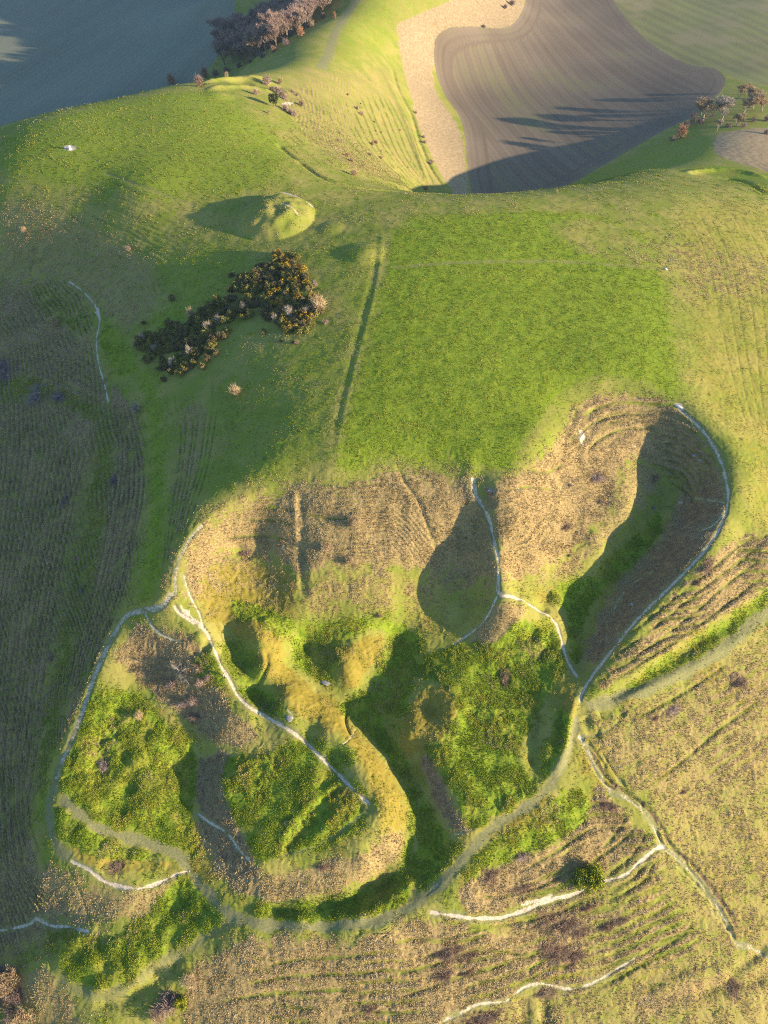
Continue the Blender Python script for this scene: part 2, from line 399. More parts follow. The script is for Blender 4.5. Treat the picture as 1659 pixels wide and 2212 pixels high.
# rim scarps, ruts
bank([(385,1290),(380,1240),(392,1200),(415,1160),(450,1120),(530,1075),(600,1050)], 1.5, 0.25)
bank([(650,1055),(650,1120),(652,1200),(655,1260),(652,1300)], 1.8, -0.6, lump=.7); bank([(638,1060),(640,1130),(642,1180)], 1.1, 0.35, lump=.7)
bank([(855,1005),(880,1050),(905,1085),(925,1140),(945,1190),(950,1215)], 1.0, -0.35, lump=.6)
bank([(1030,1030),(1025,1055),(1042,1090),(1060,1130),(1070,1180)], 1.0, -0.5)
bump(1048, 1062, 2.6, -1.1); bump(1062, 1085, 1.6, -0.6)
bump(522, 1192, 2.4, -0.9, 1, 1.6); bump(535, 1180, 2.2, 0.5)
for (u0, u1, h_) in ((520,500,.35),(560,545,-.3),(605,600,.35),(690,690,.35),(725,725,-.35),(765,768,.4),(805,812,-.35),(835,842,.35),(885,880,.4),(930,915,-.3),(975,965,.45),(1005,1000,-.4)):
    v0 = 1050 if u0 < 800 else 1035
    if u0 < 600: v0 = 1110
    bank([(u0, v0), ((u0 + u1) / 2 + 4, v0 + 90), (u1, v0 + 190)], 2.0, h_ * .4, lump=.8, ends=.25)
for (u0, v0, u1, v1, h_) in ((1110,1040,1120,1220,.35),(1160,1020,1170,1200,-.3),(1200,980,1215,1160,.35),(1245,900,1260,1110,-.35),(1290,890,1300,1060,.3)):
    bank([(u0, v0), ((u0 + u1) / 2 - 5, (v0 + v1) / 2), (u1, v1)], 2.2, h_ * .5, lump=.8, ends=.25)
# hummocky ground below the bowl
for a in ((577,1345,2.0,.6),(588,1375,1.6,-.5),(660,1400,2.4,-.5),(765,1400,2.4,.35),(790,1420,2.2,.35),(930,1535,1.8,-.5),
          (1085,1465,2.4,-.7),(1090,1458,1.4,.7),(1155,1400,2.4,.9),(1130,1405,2.2,.6),(1170,1380,2.2,.7),(1150,1375,1.8,-.8),(1185,1420,2,.7),(1170,1310,2.4,-.9),(1200,1300,2.4,1.0),(1180,1330,2,.5),
          (1440,1110,2.2,1.0),(1450,1135,2.0,.8),(1425,1140,2.2,-.6),(1380,1215,2,.4),(430,1385,2.2,.7),(460,1400,2,.8),(445,1400,1.6,-.9),(425,1400,1.8,-.7)): bump(*a)
for a in ((230,1530,2.4,.7),(270,1560,2.6,.8),(310,1540,2.4,.7),(200,1580,2.4,.7),(250,1610,2.8,.9),(300,1640,2.8,.8),(215,1660,2.6,-.7),(180,1640,2.4,.6),(340,1600,2.6,.7),(180,1690,2.4,.7),(230,1710,2.8,.8),(280,1690,2.8,-.7),(330,1740,2.8,.8),(150,1700,2,.5),(300,1760,2.4,.6),(360,1660,2.6,-.5),(370,1780,2.6,.6),(270,1640,2,-.6),(200,1740,2,.5),
          (135,1760,1.8,.6),(180,1800,2.2,.6),(240,1830,2.2,.6),(300,1845,2,.6),(240,1868,2.2,-.9,1,1.4),(345,1865,2,.4),
          (420,1960,2.2,.8),(390,1975,2.2,.7),(440,1990,2,.6),(360,2010,2.2,.6),(200,2080,2.6,.9),(160,2040,2.6,.9),(240,2050,2.4,.8),(290,2090,2.4,.7),(130,2075,2.2,.7),(340,2050,2.2,.6),(250,2105,2.2,.7),(190,2010,2.4,.8),(220,2120,2.0,.5)): bump(*a[:3], a[3] * .62, *a[4:])
# tracks sunk into or standing on banks
bank([(640,1790),(690,1735),(740,1700)], 1.5, -0.5); bank([(600,1830),(640,1770),(700,1715),(745,1685)], 1.3, 0.4); bank([(660,1830),(700,1790),(750,1735)], 1.4, 0.4); bank([(610,1850),(650,1800),(720,1740)], 1.5, -0.6)
bank([(560,1965),(640,1965),(740,1950),(820,1920),(875,1880)], 1.6, -0.8); bank([(580,1945),(680,1940),(780,1915),(850,1870)], 1.2, -0.4)
bank([(760,1985),(830,1955),(900,1900)], 1.6, 0.8)
bank([(1165,1520),(1158,1580),(1150,1640),(1165,1690)], 2.6, -0.65, lump=.6); bank([(1200,1520),(1185,1590),(1185,1650)], 2.2, 0.5, lump=.6)
bank([(1240,1500),(1225,1570),(1215,1630),(1190,1680)], 1.8, 1.0)
bank([(1659,1290),(1560,1355),(1450,1425),(1350,1490),(1270,1525)], 2.2, -0.9); bank([(1659,1262),(1560,1325),(1450,1395),(1350,1465)], 1.6, 0.6); bank([(1659,1345),(1550,1410),(1420,1480),(1300,1520)], 2.0, 0.5)
bank([(1290,1545),(1330,1530),(1350,1550)], 2.2, -0.7); bank([(1262,1545),(1275,1580),(1300,1585)], 1.6, -0.6)
bank([(200,2165),(270,2160),(330,2120),(400,2070)], 2.0, -0.9); bank([(180,2140),(260,2145),(330,2095)], 1.6, 0.6)
bank([(1130,1290),(1120,1340),(1080,1385)], 1.3, 0.5)
bank([(750,1535),(745,1560),(757,1590)], .7, -.5); bank([(575,1400),(577,1435),(562,1470),(540,1490)], .8, -.6)
bank([(1400,2150),(1500,2110),(1659,2080)], 2.0, 0.6); bank([(1500,2150),(1590,2120),(1659,2118)], 2, -0.7); bank([(1570,2120),(1610,2080),(1659,2050)], 1.8, -0.9)
for c_ in (1130, 1175): bank([(c_,2150),(c_+3,2180),(c_+2,2215)], 2.2, -.75)

# ------------------------------------------------------------------ ground cover, as masks on the relief
def mask(): return np.zeros(NV, np.float32)
straw, lush, brown, chalk, plough, crop, bare, worn, gold, stubble, terr = (mask() for _ in range(11))
tone = np.full(NV, 0.5, np.float32)

def fill(arr, pts, val=1.0, f=1.5, jit=1.2, z=None):
    xy = ground_poly(pts, z); idx, sd = poly_sd(xy, f + jit * 1.5)
    m = val * sstep(-f, f, sd + jit * (0.6 * N2[idx] + 0.6 * N05[idx]))
    arr[idx] = np.maximum(arr[idx], m)

def clear(arr, pts, val=1.0, f=1.5, jit=1.0, z=None):
    xy = ground_poly(pts, z); idx, sd = poly_sd(xy, f + jit * 1.5)
    arr[idx] *= 1 - val * sstep(-f, f, sd + jit * (0.6 * N2[idx] + 0.6 * N05[idx]))

def stroke(arr, pts, w, val=1.0, f=0.35, z=None, jit=0.25, fade=0.0, k=5):
    xy = ground_line(pts, z, k); idx, d, side, al = line_dist(xy, w / 2 + f + jit * 2)
    fm = np.maximum(f, spacing[idx] * 0.6)
    e = np.clip(np.minimum(al, 1 - al) / fade, 0, 1) if fade else 1.0
    m = val * e * sstep(w / 2 + fm, w / 2 - fm, d + jit * (N05[idx] * .5 + N2[idx]))
    arr[idx] = np.maximum(arr[idx], m)
    return xy

# --- lush tussocky green
fill(lush, [(838,500),(900,470),(1000,462),(1120,455),(1250,460),(1330,475),(1400,520),(1428,580),(1448,660),(1462,760),(1468,850),(1440,862),(1370,832),(1290,838),(1240,862),(1205,900),(1185,950),(1150,990),(1095,1022),(1030,1018),(960,1005),(905,1003),(850,995),(800,1015),(740,1035),(725,1020),(722,975),(745,890),(775,800),(795,720),(815,640),(826,560)], .85, 4.5, 3)
clear(lush, [(1180,485),(1260,470),(1340,490),(1400,540),(1395,568),(1300,560),(1230,530)], .75, 4, 3)
clear(lush, [(1240,862),(1290,838),(1370,832),(1440,862),(1400,830),(1300,810),(1220,840),(1170,900),(1120,975),(1150,990),(1205,900)], .7, 2, 1)
fill(lush, [(520,560),(700,520),(815,520),(800,680),(745,850),(715,1010),(640,1035),(560,1050),(520,1060),(480,1080),(440,1110),(470,980),(500,850),(600,740),(700,720),(720,640),(640,560)], .45, 5, 3)
fill(lush, [(940,1410),(1000,1385),(1060,1390),(1110,1350),(1150,1335),(1195,1345),(1210,1390),(1220,1440),(1180,1510),(1130,1600),(1120,1650),(1165,1700),(1110,1745),(1050,1780),(1015,1785),(990,1740),(960,1680),(920,1620),(945,1600),(985,1540),(960,1480),(900,1460),(890,1440)], 1, .8, 1)
fill(lush, [(1215,1520),(1235,1560),(1215,1620),(1190,1670),(1165,1690),(1178,1600)], .9, .8, 1)
fill(lush, [(1050,1830),(1110,1790),(1180,1745),(1215,1705),(1260,1710),(1275,1750),(1230,1800),(1150,1840),(1080,1870),(1030,1890),(1000,1900),(1020,1860)], .95, .8, 1)
fill(lush, [(490,1640),(520,1625),(560,1640),(600,1615),(660,1600),(720,1640),(760,1690),(790,1730),(780,1790),(730,1820),(660,1840),(600,1850),(560,1860),(535,1815),(500,1750),(480,1700)], 1, .7, .9)
fill(lush, [(700,1620),(790,1700),(830,1760),(790,1740),(740,1690)], .6, .8, .8)
fill(lush, [(185,1500),(230,1490),(300,1500),(360,1560),(420,1600),(420,1700),(415,1780),(430,1850),(380,1840),(290,1800),(210,1780),(150,1735),(130,1690),(150,1620),(170,1560)], .95, 1, 1)
fill(lush, [(120,1740),(180,1775),(260,1825),(350,1845),(300,1860),(200,1850),(130,1815),(115,1770)], .8, .7, .8)
fill(lush, [(310,1985),(390,1890),(440,1935),(480,1985),(430,2025),(370,2060),(320,2090),(280,2130),(190,2130),(130,2090),(100,2040),(140,1995),(200,2025)], .95, .8, 1)
fill(lush, [(540,1955),(620,1950),(720,1940),(800,1915),(860,1880),(890,1880),(895,1930),(830,1975),(740,1990),(620,1992),(560,1980)], .9, .8, 1)
fill(lush, [(1420,1090),(1390,1140),(1330,1190),(1280,1240),(1210,1260),(1190,1300),(1230,1330),(1225,1400),(1250,1430),(1262,1340),(1310,1270),(1370,1215),(1430,1150)], .9, 1, 1)
fill(lush, [(640,1340),(760,1335),(840,1330),(920,1380),(900,1430),(880,1480),(830,1510),(800,1470),(830,1400),(820,1365),(750,1390),(720,1470),(690,1480),(640,1440),(630,1390)], .8, 1.2, 1)
fill(lush, [(760,1500),(830,1490),(890,1460),(880,1540),(830,1560),(880,1640),(905,1740),(890,1850),(900,1900),(860,1920),(880,1800),(880,1730),(850,1660),(800,1590),(730,1530)], .8, .8, .8)
fill(lush, [(510,1490),(540,1480),(590,1500),(615,1540),(600,1555),(540,1520)], .9, .6, .8)
fill(lush, [(500,1290),(560,1310),(640,1340),(620,1380),(560,1350),(500,1330)], .7, 1, 1)
fill(lush, [(470,1390),(520,1380),(560,1420),(570,1470),(520,1490),(490,1450)], .6, 1, 1)
fill(lush, [(410,1410),(460,1420),(490,1470),(470,1490),(430,1460)], .8, .8, .8)
fill(lush, [(1659,1275),(1600,1315),(1500,1380),(1420,1430),(1340,1485),(1290,1510),(1400,1480),(1550,1405),(1659,1335)], .95, .9, .8)
fill(lush, [(640,1580),(700,1600),(770,1620),(760,1660),(700,1630)], .6, .8, .8)
fill(lush, [(905,1700),(960,1790),(1000,1830),(960,1890),(900,1930),(870,1900),(900,1820)], .75, .8, .8)
fill(gold, [(170,1520),(300,1500),(420,1600),(330,1680),(200,1660),(140,1680)], .5, 2, 3)
fill(gold, [(120,1740),(260,1840),(380,1860),(300,1890),(160,1860)], .6, 1, 1)
# left flank bands
fill(lush, [(285,790),(330,800),(350,860),(360,950),(365,1100),(350,1250),(330,1300),(290,1310),(305,1200),(322,1050),(316,930),(300,850)], .65, 3, 1.5)
fill(lush, [(235,890),(248,920),(240,1050),(210,1200),(180,1350),(145,1500),(115,1650),(90,1760),(85,1640),(115,1450),(150,1300),(178,1150),(203,1000),(215,920)], .65, 3, 1.5)
fill(lush, [(0,830),(60,815),(150,850),(230,885),(200,905),(130,870),(60,862),(0,868)], .7, 1.5, 1)
fill(lush, [(225,690),(260,720),(300,800),(250,810),(215,740)], .7, 1.5, 1)
fill(lush, [(60,610),(140,640),(200,700),(160,720),(90,680)], .5, 2, 1.5)
fill(lush, [(330,540),(480,520),(560,560),(500,640),(420,700),(330,760),(300,700),(380,640),(330,600)], .5, 4, 3)
# summit: sheep-cropped turf with greener blotches
fill(lush, [(0,300),(120,250),(350,200),(480,200),(560,260),(640,350),(560,420),(420,440),(260,430),(120,420),(0,400)], .62, 8, 6)
fill(lush, [(680,110),(720,40),(800,-10),(900,-20),(1000,-20),(960,40),(880,90),(800,130),(740,140),(700,135)], .5, 6, 5)
fill(lush, [(1659,380),(1590,360),(1530,358),(1480,372),(1560,380),(1659,425)], .7, 2, 2)
fill(lush, [(1250,401),(1355,381),(1505,350),(1550,335),(1500,272),(1430,302),(1350,342),(1230,398)], .6, 3, 3)
# --- dry straw-coloured grass
fill(straw, [(385,1290),(390,1210),(450,1125),(530,1078),(600,1052),(680,1042),(740,1042),(850,1010),(950,1018),(1025,1035),(1060,1110),(1078,1200),(1075,1270),(1000,1250),(900,1235),(780,1225),(650,1240),(560,1205),(500,1200),(450,1250),(420,1300)], .9, 4, 4)
fill(straw, [(1045,1050),(1150,1000),(1215,935),(1235,885),(1280,858),(1350,852),(1450,870),(1500,920),(1540,990),(1500,1030),(1420,1010),(1370,990),(1330,1050),(1320,1100),(1270,1150),(1210,1210),(1160,1240),(1090,1255),(1070,1180),(1060,1120)], 1, 2.5, 2.5)
fill(straw, [(1540,990),(1572,1060),(1550,1160),(1480,1235),(1370,1345),(1290,1440),(1265,1400),(1320,1280),(1400,1190),(1460,1090),(1480,1020)], .85, 1, 1)
fill(straw, [(1659,1150),(1600,1160),(1520,1210),(1450,1290),(1380,1380),(1310,1450),(1300,1490),(1400,1430),(1530,1350),(1659,1262)], .85, 1, 1)
fill(straw, [(1800,1330),(1659,1390),(1560,1450),(1400,1520),(1300,1580),(1290,1620),(1350,1690),(1420,1750),(1480,1800),(1560,1760),(1659,1700),(1800,1640)], .55, 3, 3)
fill(straw, [(1290,1700),(1330,1730),(1380,1790),(1400,1830),(1300,1880),(1200,1920),(1100,1960),(1010,1970),(990,1930),(1040,1890),(1100,1860),(1180,1830),(1250,1780)], .9, 1, 1.3)
fill(straw, [(500,2040),(600,2020),(750,2030),(900,1985),(1100,2000),(1250,1960),(1290,2000),(1250,2080),(1150,2120),(1050,2170),(950,2230),(600,2230),(420,2230),(400,2150),(440,2080)], .8, 1.5, 2)
fill(straw, [(1250,1960),(1400,1880),(1500,1950),(1560,2030),(1500,2110),(1380,2170),(1250,2180),(1230,2080)], .35, 3, 3)
fill(straw, [(1370,2160),(1500,2105),(1590,2090),(1560,2130),(1450,2190),(1350,2230)], .7, 2, 2)
fill(straw, [(560,1890),(620,1880),(700,1860),(780,1840),(830,1800),(870,1790),(860,1850),(800,1900),(700,1930),(600,1945),(540,1940),(500,1900)], .7, 1, 1)
fill(straw, [(290,1345),(370,1360),(430,1390),(470,1470),(500,1530),(560,1590),(520,1615),(450,1600),(420,1570),(340,1510),(280,1450),(250,1420)], .75, 1, 1)
fill(straw, [(430,1640),(470,1620),(500,1630),(480,1690),(505,1760),(545,1850),(570,1890),(620,1950),(520,1930),(450,1850),(425,1750)], .9, .8, .8)
fill(straw, [(905,1640),(925,1630),(960,1690),(1000,1780),(1010,1800),(970,1790),(930,1720)], .85, .8, .8)
fill(straw, [(1000,1395),(1030,1360),(1060,1310),(1090,1300),(1140,1320),(1120,1350),(1080,1390),(1030,1405)], .8, .8, .8)
fill(straw, [(190,1900),(290,1925),(390,1890),(370,1930),(320,1985),(200,1985),(190,1950)], .6, 1, 1)
fill(straw, [(0,640),(100,600),(190,680),(205,800),(230,880),(150,860),(60,810),(0,800)], .7, 2, 2)
fill(straw, [(-80,870),(100,870),(190,900),(200,950),(150,1150),(110,1400),(80,1600),(70,1800),(110,1870),(200,1920),(190,2000),(100,2000),(-80,1990)], .7, 2, 2)
fill(straw, [(240,830),(280,880),(305,960),(315,1050),(300,1150),(270,1280),(230,1380),(180,1500),(130,1600),(150,1450),(190,1300),(225,1150),(245,1000),(245,900)], .85, .8, .8)
fill(straw, [(390,880),(450,880),(430,1000),(410,1100),(380,1200),(350,1290),(370,1100),(385,980)], .5, 1.5, 1.5)
fill(straw, [(0,430),(80,420),(200,480),(330,560),(350,640),(280,720),(190,660),(90,600),(0,640)], .5, 4, 4)
fill(straw, [(30,2090),(120,2110),(180,2212),(100,2230),(40,2160)], .6, 1, 1)
fill(straw, [(640,140),(760,150),(840,140),(890,250),(930,350),(965,415),(900,405),(800,380),(700,330),(640,260),(600,200)], .45, 6, 4)
fill(straw, [(860,-20),(1060,-20),(1010,20),(920,55),(860,80),(830,50)], .6, 5, 4)
fill(straw, [(1340,560),(1450,520),(1659,560),(1659,640),(1500,640),(1450,600)], .4, 8, 5)
fill(straw, [(505,470),(540,430),(600,412),(660,425),(683,455),(640,500),(570,515)], .2, 2, 1.5)
fill(straw, [(1260,1540),(1500,1420),(1800,1300),(1800,2300),(900,2300),(1000,2000),(1290,1900),(1420,1800),(1300,1640)], .46, 4, 4)
fill(gold, [(865,1580),(885,1520),(920,1485),(965,1485),(992,1530),(975,1590),(930,1615),(890,1640),(860,1630)], .85, 1, 1)
# --- mossy golden turf
fill(gold, [(1260,1540),(1500,1440),(1800,1320),(1800,2300),(900,2300),(1000,2000),(1290,1880),(1400,1790),(1300,1650)], .15, 4, 4)
fill(gold, [(420,1300),(440,1220),(500,1210),(560,1215),(640,1240),(640,1330),(590,1345),(625,1395),(618,1427),(650,1462),(688,1491),(742,1526),(765,1571),(842,1651),(876,1715),(888,1750),(884,1790),(860,1820),(830,1800),(800,1740),(778,1664),(743,1603),(700,1580),(643,1549),(602,1510),(565,1453),(540,1440),(555,1400),(500,1370),(460,1350)], .8, 2.5, 2)
fill(gold, [(650,1240),(780,1225),(900,1235),(1060,1260),(1040,1300),(950,1310),(840,1325),(650,1335)], .55, 6, 4)
fill(gold, [(1370,990),(1430,1010),(1400,1080),(1350,1130),(1290,1200),(1230,1250),(1150,1265),(1210,1210),(1270,1150),(1320,1100),(1330,1050)], .45, 4, 3)
fill(straw, [(650,1240),(780,1225),(900,1235),(1060,1250),(1030,1290),(950,1305),(840,1318),(650,1328)], .55, 5, 4)
fill(straw, [(400,1290),(450,1220),(560,1210),(640,1240),(640,1320),(560,1300),(500,1290),(450,1330)], .42, 4, 4)
fill(straw, [(1370,990),(1430,1010),(1400,1080),(1350,1130),(1290,1200),(1230,1245),(1150,1260),(1210,1210),(1270,1150)], .6, 2, 2)
fill(gold, [(745,1400),(790,1370),(826,1370),(826,1400),(803,1444),(775,1480),(745,1490),(730,1450)], .8, 1, 1)
fill(gold, [(950,1480),(985,1530),(965,1590),(920,1620),(940,1580),(965,1540)], .8, .6, .6)
fill(gold, [(1160,1370),(1195,1385),(1185,1430),(1140,1410)], .6, 1, 1)
fill(gold, [(1659,440),(1500,430),(1440,520),(1470,640),(1480,800),(1500,880),(1580,960),(1620,1150),(1800,1100),(1800,440)], .42, 6, 5)
fill(gold, [(1200,1480),(1240,1470),(1245,1560),(1215,1650),(1180,1690),(1210,1600)], .6, 1, 1)
fill(brown, [(905,1640),(925,1630),(960,1690),(1000,1780),(1010,1800),(970,1790),(930,1720)], .5, .8, .8)
fill(brown, [(430,1640),(470,1620),(500,1630),(480,1690),(505,1760),(545,1850),(570,1890),(520,1900),(450,1830),(425,1750)], .5, .8, .8)
fill(brown, [(290,1345),(370,1360),(430,1390),(470,1470),(500,1530),(450,1590),(340,1510),(280,1450)], .45, 1, 1)
fill(brown, [(1540,1010),(1572,1060),(1550,1160),(1480,1235),(1370,1345),(1290,1440),(1265,1400),(1340,1280),(1420,1190),(1470,1090)], .5, 1.5, 1)
fill(brown, [(-90,560),(120,640),(200,760),(290,860),(320,1000),(300,1180),(230,1390),(140,1600),(80,1760),(120,1900),(200,2010),(-90,2050)], .46, 5, 4)
# --- terracettes
fill(terr, [(0,640),(150,600),(200,690),(215,800),(285,860),(320,1000),(310,1150),(280,1300),(215,1420),(150,1570),(90,1700),(60,1850),(100,1950),(-80,2000),(-80,640)], 1, 2, 1)
fill(terr, [(380,860),(520,850),(500,960),(430,1080),(385,1190),(350,1290),(370,1080)], .5, 2, 1)
fill(terr, [(100,420),(300,430),(420,520),(400,600),(300,640),(180,560),(60,520)], .22, 4, 2)
fill(terr, [(620,200),(700,165),(840,140),(890,250),(930,350),(965,412),(900,405),(800,380),(700,330),(640,270)], 1, 4, 2)
fill(terr, [(1659,1150),(1600,1160),(1520,1210),(1450,1290),(1380,1380),(1310,1450),(1300,1490),(1400,1430),(1530,1350),(1659,1265)], 1, 1, 1)
fill(terr, [(1290,1700),(1380,1790),(1420,1830),(1440,1900),(1500,1980),(1500,2060),(1400,2080),(1300,2150),(1150,2140),(1000,2190),(800,2230),(600,2230),(560,2040),(900,1990),(1000,1970),(1200,1850)], .9, 1, 1)
fill(terr, [(1240,885),(1350,852),(1450,870),(1500,920),(1560,1010),(1560,1100),(1450,1050),(1380,960),(1300,960),(1230,960)], .9, 1, 1)
fill(terr, [(400,1190),(520,1080),(740,1045),(850,1010),(1025,1035),(1060,1180),(900,1200),(700,1200),(500,1180)], .4, 1, 1)
fill(terr, [(1030,1050),(1190,970),(1250,1000),(1320,1050),(1250,1150),(1100,1200)], .3, 1, 1)
fill(terr, [(1800,1400),(1659,1420),(1450,1540),(1400,1650),(1500,1720),(1659,1650),(1800,1600)], .35, 2, 1)
fill(terr, [(1480,430),(1659,440),(1659,700),(1560,700),(1470,560)], .25, 4, 2)
# --- the vale
VZ = -80
PLO = [(1135,-40),(1130,40),(1100,90),(1030,115),(950,145),(935,165),(950,200),(990,250),(1005,300),(1015,400),(1040,470),(1180,440),(1350,345),(1430,301),(1500,270),(1560,200),(1545,155),(1490,140),(1400,80),(1330,0),(1300,-40)]
fill(plough, PLO, 1, 1.2, .6, VZ)
fill(crop, [(1300,-60),(1330,0),(1400,80),(1490,140),(1545,157),(1600,190),(1659,205),(1900,230),(2000,-60)], 1, 1.5, .8, VZ)
crop *= 1 - plough
fill(bare, [(-900,-90),(640,-90),(560,0),(520,60),(510,130),(450,185),(300,280),(-400,460),(-900,500)], 1, 3, 1, -86)
bare *= (ZB < -40)
fill(stubble, [(850,130),(900,100),(1000,68),(1090,30),(1125,5),(1140,-40),(1135,0),(1130,40),(1100,90),(1030,115),(950,145),(935,165),(950,200),(990,250),(1005,300),(1015,400),(1000,450),(978,420),(940,360),(905,290),(880,220)], 1, 2, 2.5, -72)
stubble *= 1 - plough; stubble *= (ZB < -45)
fill(stubble, [(1550,290),(1600,280),(1659,275),(1800,270),(1800,440),(1700,400),(1659,372),(1590,350),(1548,335),(1540,310)], .8, 2, 1)
plough *= (ZB < -55); crop *= (ZB < -55)
# drilled and worked stripes
def stripe_axis(a, b, z):
    x, y = on_plane([a[0], b[0]], [a[1], b[1]], z)
    d = np.array([x[1] - x[0], y[1] - y[0]]); d /= np.hypot(*d)
    return -d[1], d[0], d[0], d[1]
ax, ay, lx, ly = stripe_axis((1205,0), (1480,200), VZ)
q = gx * ax + gyy * ay + 2.0 * pn(gx, gyy, 120, 21); al_ = gx * lx + gyy * ly
pidx, psd = poly_sd(ground_poly(PLO, VZ), 1.0)
edge = np.full(NV, -99, np.float32); edge[pidx] = psd
HD = 13.0                                       # headland worked round the field edge
qq = np.where(edge > HD, q, edge)
st = 0.5 * np.sin(qq * 2 * np.pi / 9.5) + 0.5 * np.sin(qq * 2 * np.pi / 3.9) + 0.5 * pn(qq, al_ * 0.02, 5.5, 22) + 0.9 * pn(q, al_ * 0.012, 17, 23)
tone = np.where(plough > 0.05, 0.5 + 0.14 * st + .14 * N30 + .10 * N90, tone)
tone = np.where((plough > .05) & (np.abs(edge - HD) < 1.3), .40, tone)
ax, ay, lx, ly = stripe_axis((1420,0), (1659,128), VZ)
q2 = gx * ax + gyy * ay + 5.0 * pn(gx, gyy, 160, 24)
st2 = 0.7 * np.sign(np.sin(q2 * 2 * np.pi / 13)) * np.clip(np.abs(np.sin(q2 * 2 * np.pi / 13)) * 2, 0, 1) + .6 * pn(q2, (gx * lx + gyy * ly) * .02, 7, 25)
tone = np.where((crop > 0.05) & (plough < .05), 0.5 + 0.16 * st2 + .22 * N30, tone)
ax, ay, lx, ly = stripe_axis((240,120), (420,0), -86)
q3 = gx * ax + gyy * ay
tone = np.where(bare > 0.05, 0.5 + .10 * pn(q3, (gx * lx + gyy * ly) * .03, 14, 26) + .12 * N90 + .05 * np.sin(q3 * 2 * np.pi / 6), tone)
# ------------------------------------------------------------------ paths and tracks
label_id = np.zeros(NV, np.int16)
SURF = [('ground', 'grassy chalk hill with terraced slopes and old quarry hollows')]
def path(name, label, pts, w, ch=0.0, wo=0.0, deep=0.1, f=0.3, z=None, fade=0.02, own=True, jit=0.12):
    m = mask()
    if ch > wo: w = w * .57
    xy = stroke(m, pts, w, 1.0, f, z, jit + (.22 if ch > wo else 0), fade)
    if ch: np.maximum(chalk, ch * m * np.clip(1.0 + .65 * N2 + .35 * N05, .4, 1), out=chalk)
    if wo: np.maximum(worn, wo * m, out=worn)
    Z[:] -= deep * m
    for a in (lush, straw, gold, terr): a *= 1 - 0.85 * m * max(ch, wo)
    if ch > wo and own:
        stroke(worn, pts, w * 2.4 + .4, .55, f * 1.8, z, .35, fade)
    if own:
        SURF.append((name, label)); label_id[m > 0.5] = len(SURF) - 1
    return m

path('grass_track', 'broad worn grass track curving round the foot of the quarry spur', [(120,1715),(165,1752),(215,1790),(290,1815),(350,1830),(385,1850),(410,1885),(440,1915),(480,1960),(510,1982),(560,1995),(650,2003),(750,1998),(830,1985),(900,1950),(960,1900),(1000,1855),(1050,1800),(1100,1765),(1150,1735),(1190,1695),(1215,1655),(1235,1600),(1245,1560),(1248,1530)], 1.9, 0.15, .8, .12, .7, jit=.5)
path('grass_track', 'pale green grass track climbing away to the right from the path junction', [(1800,1250),(1659,1325),(1550,1412),(1420,1480),(1330,1508),(1260,1528)], 2.6, 0.0, .85, .1, .8, jit=.5)
path('grass_track', 'faint grass track turning down into the bottom left terrace', [(510,1985),(450,2020),(400,2055),(340,2085),(285,2130),(230,2152),(170,2145),(120,2110)], 2.2, 0, .55, .1, .9, jit=.6)
path('grass_track', 'grass track along the left edge of the west terrace above the shaded slope', [(122,1680),(106,1740),(110,1795),(125,1832),(150,1858)], 2.0, 0.1, .75, .08, .7, jit=.4)
path('grass_track', 'mown yellow grass track across the summit pasture to the white stone', [(835,580),(920,572),(1000,567),(1100,565),(1200,564),(1300,570),(1430,580)], 2.2, 0, .5, .02, 1.2, jit=.6)
path('grass_track', 'worn grass track crossing the pit terrace to the lower spur', [(600,1850),(680,1830),(740,1795),(800,1745)], 1.0, 0.15, .5, .05, .5)
path('grass_track', 'broad grass track climbing the second hill past the bare wood', [(690,150),(712,110),(722,75),(745,35),(775,-5),(800,-40)], 7, 0.1, .75, .05, 2.5, jit=1.5)
path('grass_track', 'yellow strip painted as the sunlit side of the bank dividing the summit pasture', [(838,480),(832,560),(815,620)], 1.6, 0, .45, 0, 1.2)  # pale stripe holds the sun on the bank's right side
path('chalk_path', 'main chalk path running down the quarry spur past the walker', [(372,1298),(385,1322),(410,1340),(440,1358),(455,1385),(465,1410),(482,1445),(497,1470),(512,1500),(540,1528),(570,1545),(600,1562),(640,1587),(680,1622),(730,1672),(770,1712),(805,1742)], 1.15, .8, .6, .2, .3)
path('chalk_path', 'narrow chalk path dropping down the bright west bowl to the junction', [(395,1235),(402,1262),(412,1290),(430,1325),(440,1358)], .8, .7, .5, .15)
path('chalk_path', 'worn chalk path along the left rim of the west bowl', [(378,1290),(379,1240),(391,1200),(414,1160),(440,1132)], 1.1, .45, .6, .15)
path('chalk_path', 'thin chalk path looping through shade left of the main path', [(312,1322),(325,1348),(342,1366),(365,1378),(390,1388)], .7, .75, .3, .15)
path('chalk_path', 'rutted chalk path along the shaded left edge of the quarry terrace', [(375,1272),(350,1308),(310,1318),(275,1328),(248,1365),(225,1410),(200,1470),(180,1530),(165,1570),(145,1620),(125,1660),(121,1690)], 1.5, .5, .7, .2, .4)
path('chalk_path', 'bright white chalk path along the edge of the straw slope at lower left', [(150,1858),(190,1878),(230,1905),(290,1920),(340,1908),(385,1887),(410,1882)], 1.0, .95, .3, .15)
path('chalk_path', 'long chalk path on the rim of the right hand quarry bowl', [(1250,1530),(1258,1495),(1280,1460),(1310,1420),(1370,1345),(1430,1285),(1480,1235),(1530,1180),(1560,1130),(1573,1080),(1570,1040),(1558,1000),(1545,968),(1520,932),(1490,902),(1455,873)], 1.25, .72, .7, .2, .35)
path('chalk_path', 'chalk path on the rib between the two quarry bowls', [(1252,1470),(1225,1425),(1210,1370),(1195,1340),(1150,1310),(1110,1290),(1078,1280),(1078,1240),(1077,1210),(1066,1160),(1058,1120),(1040,1085),(1026,1055),(1024,1030)], 1.05, .85, .4, .2, .3)
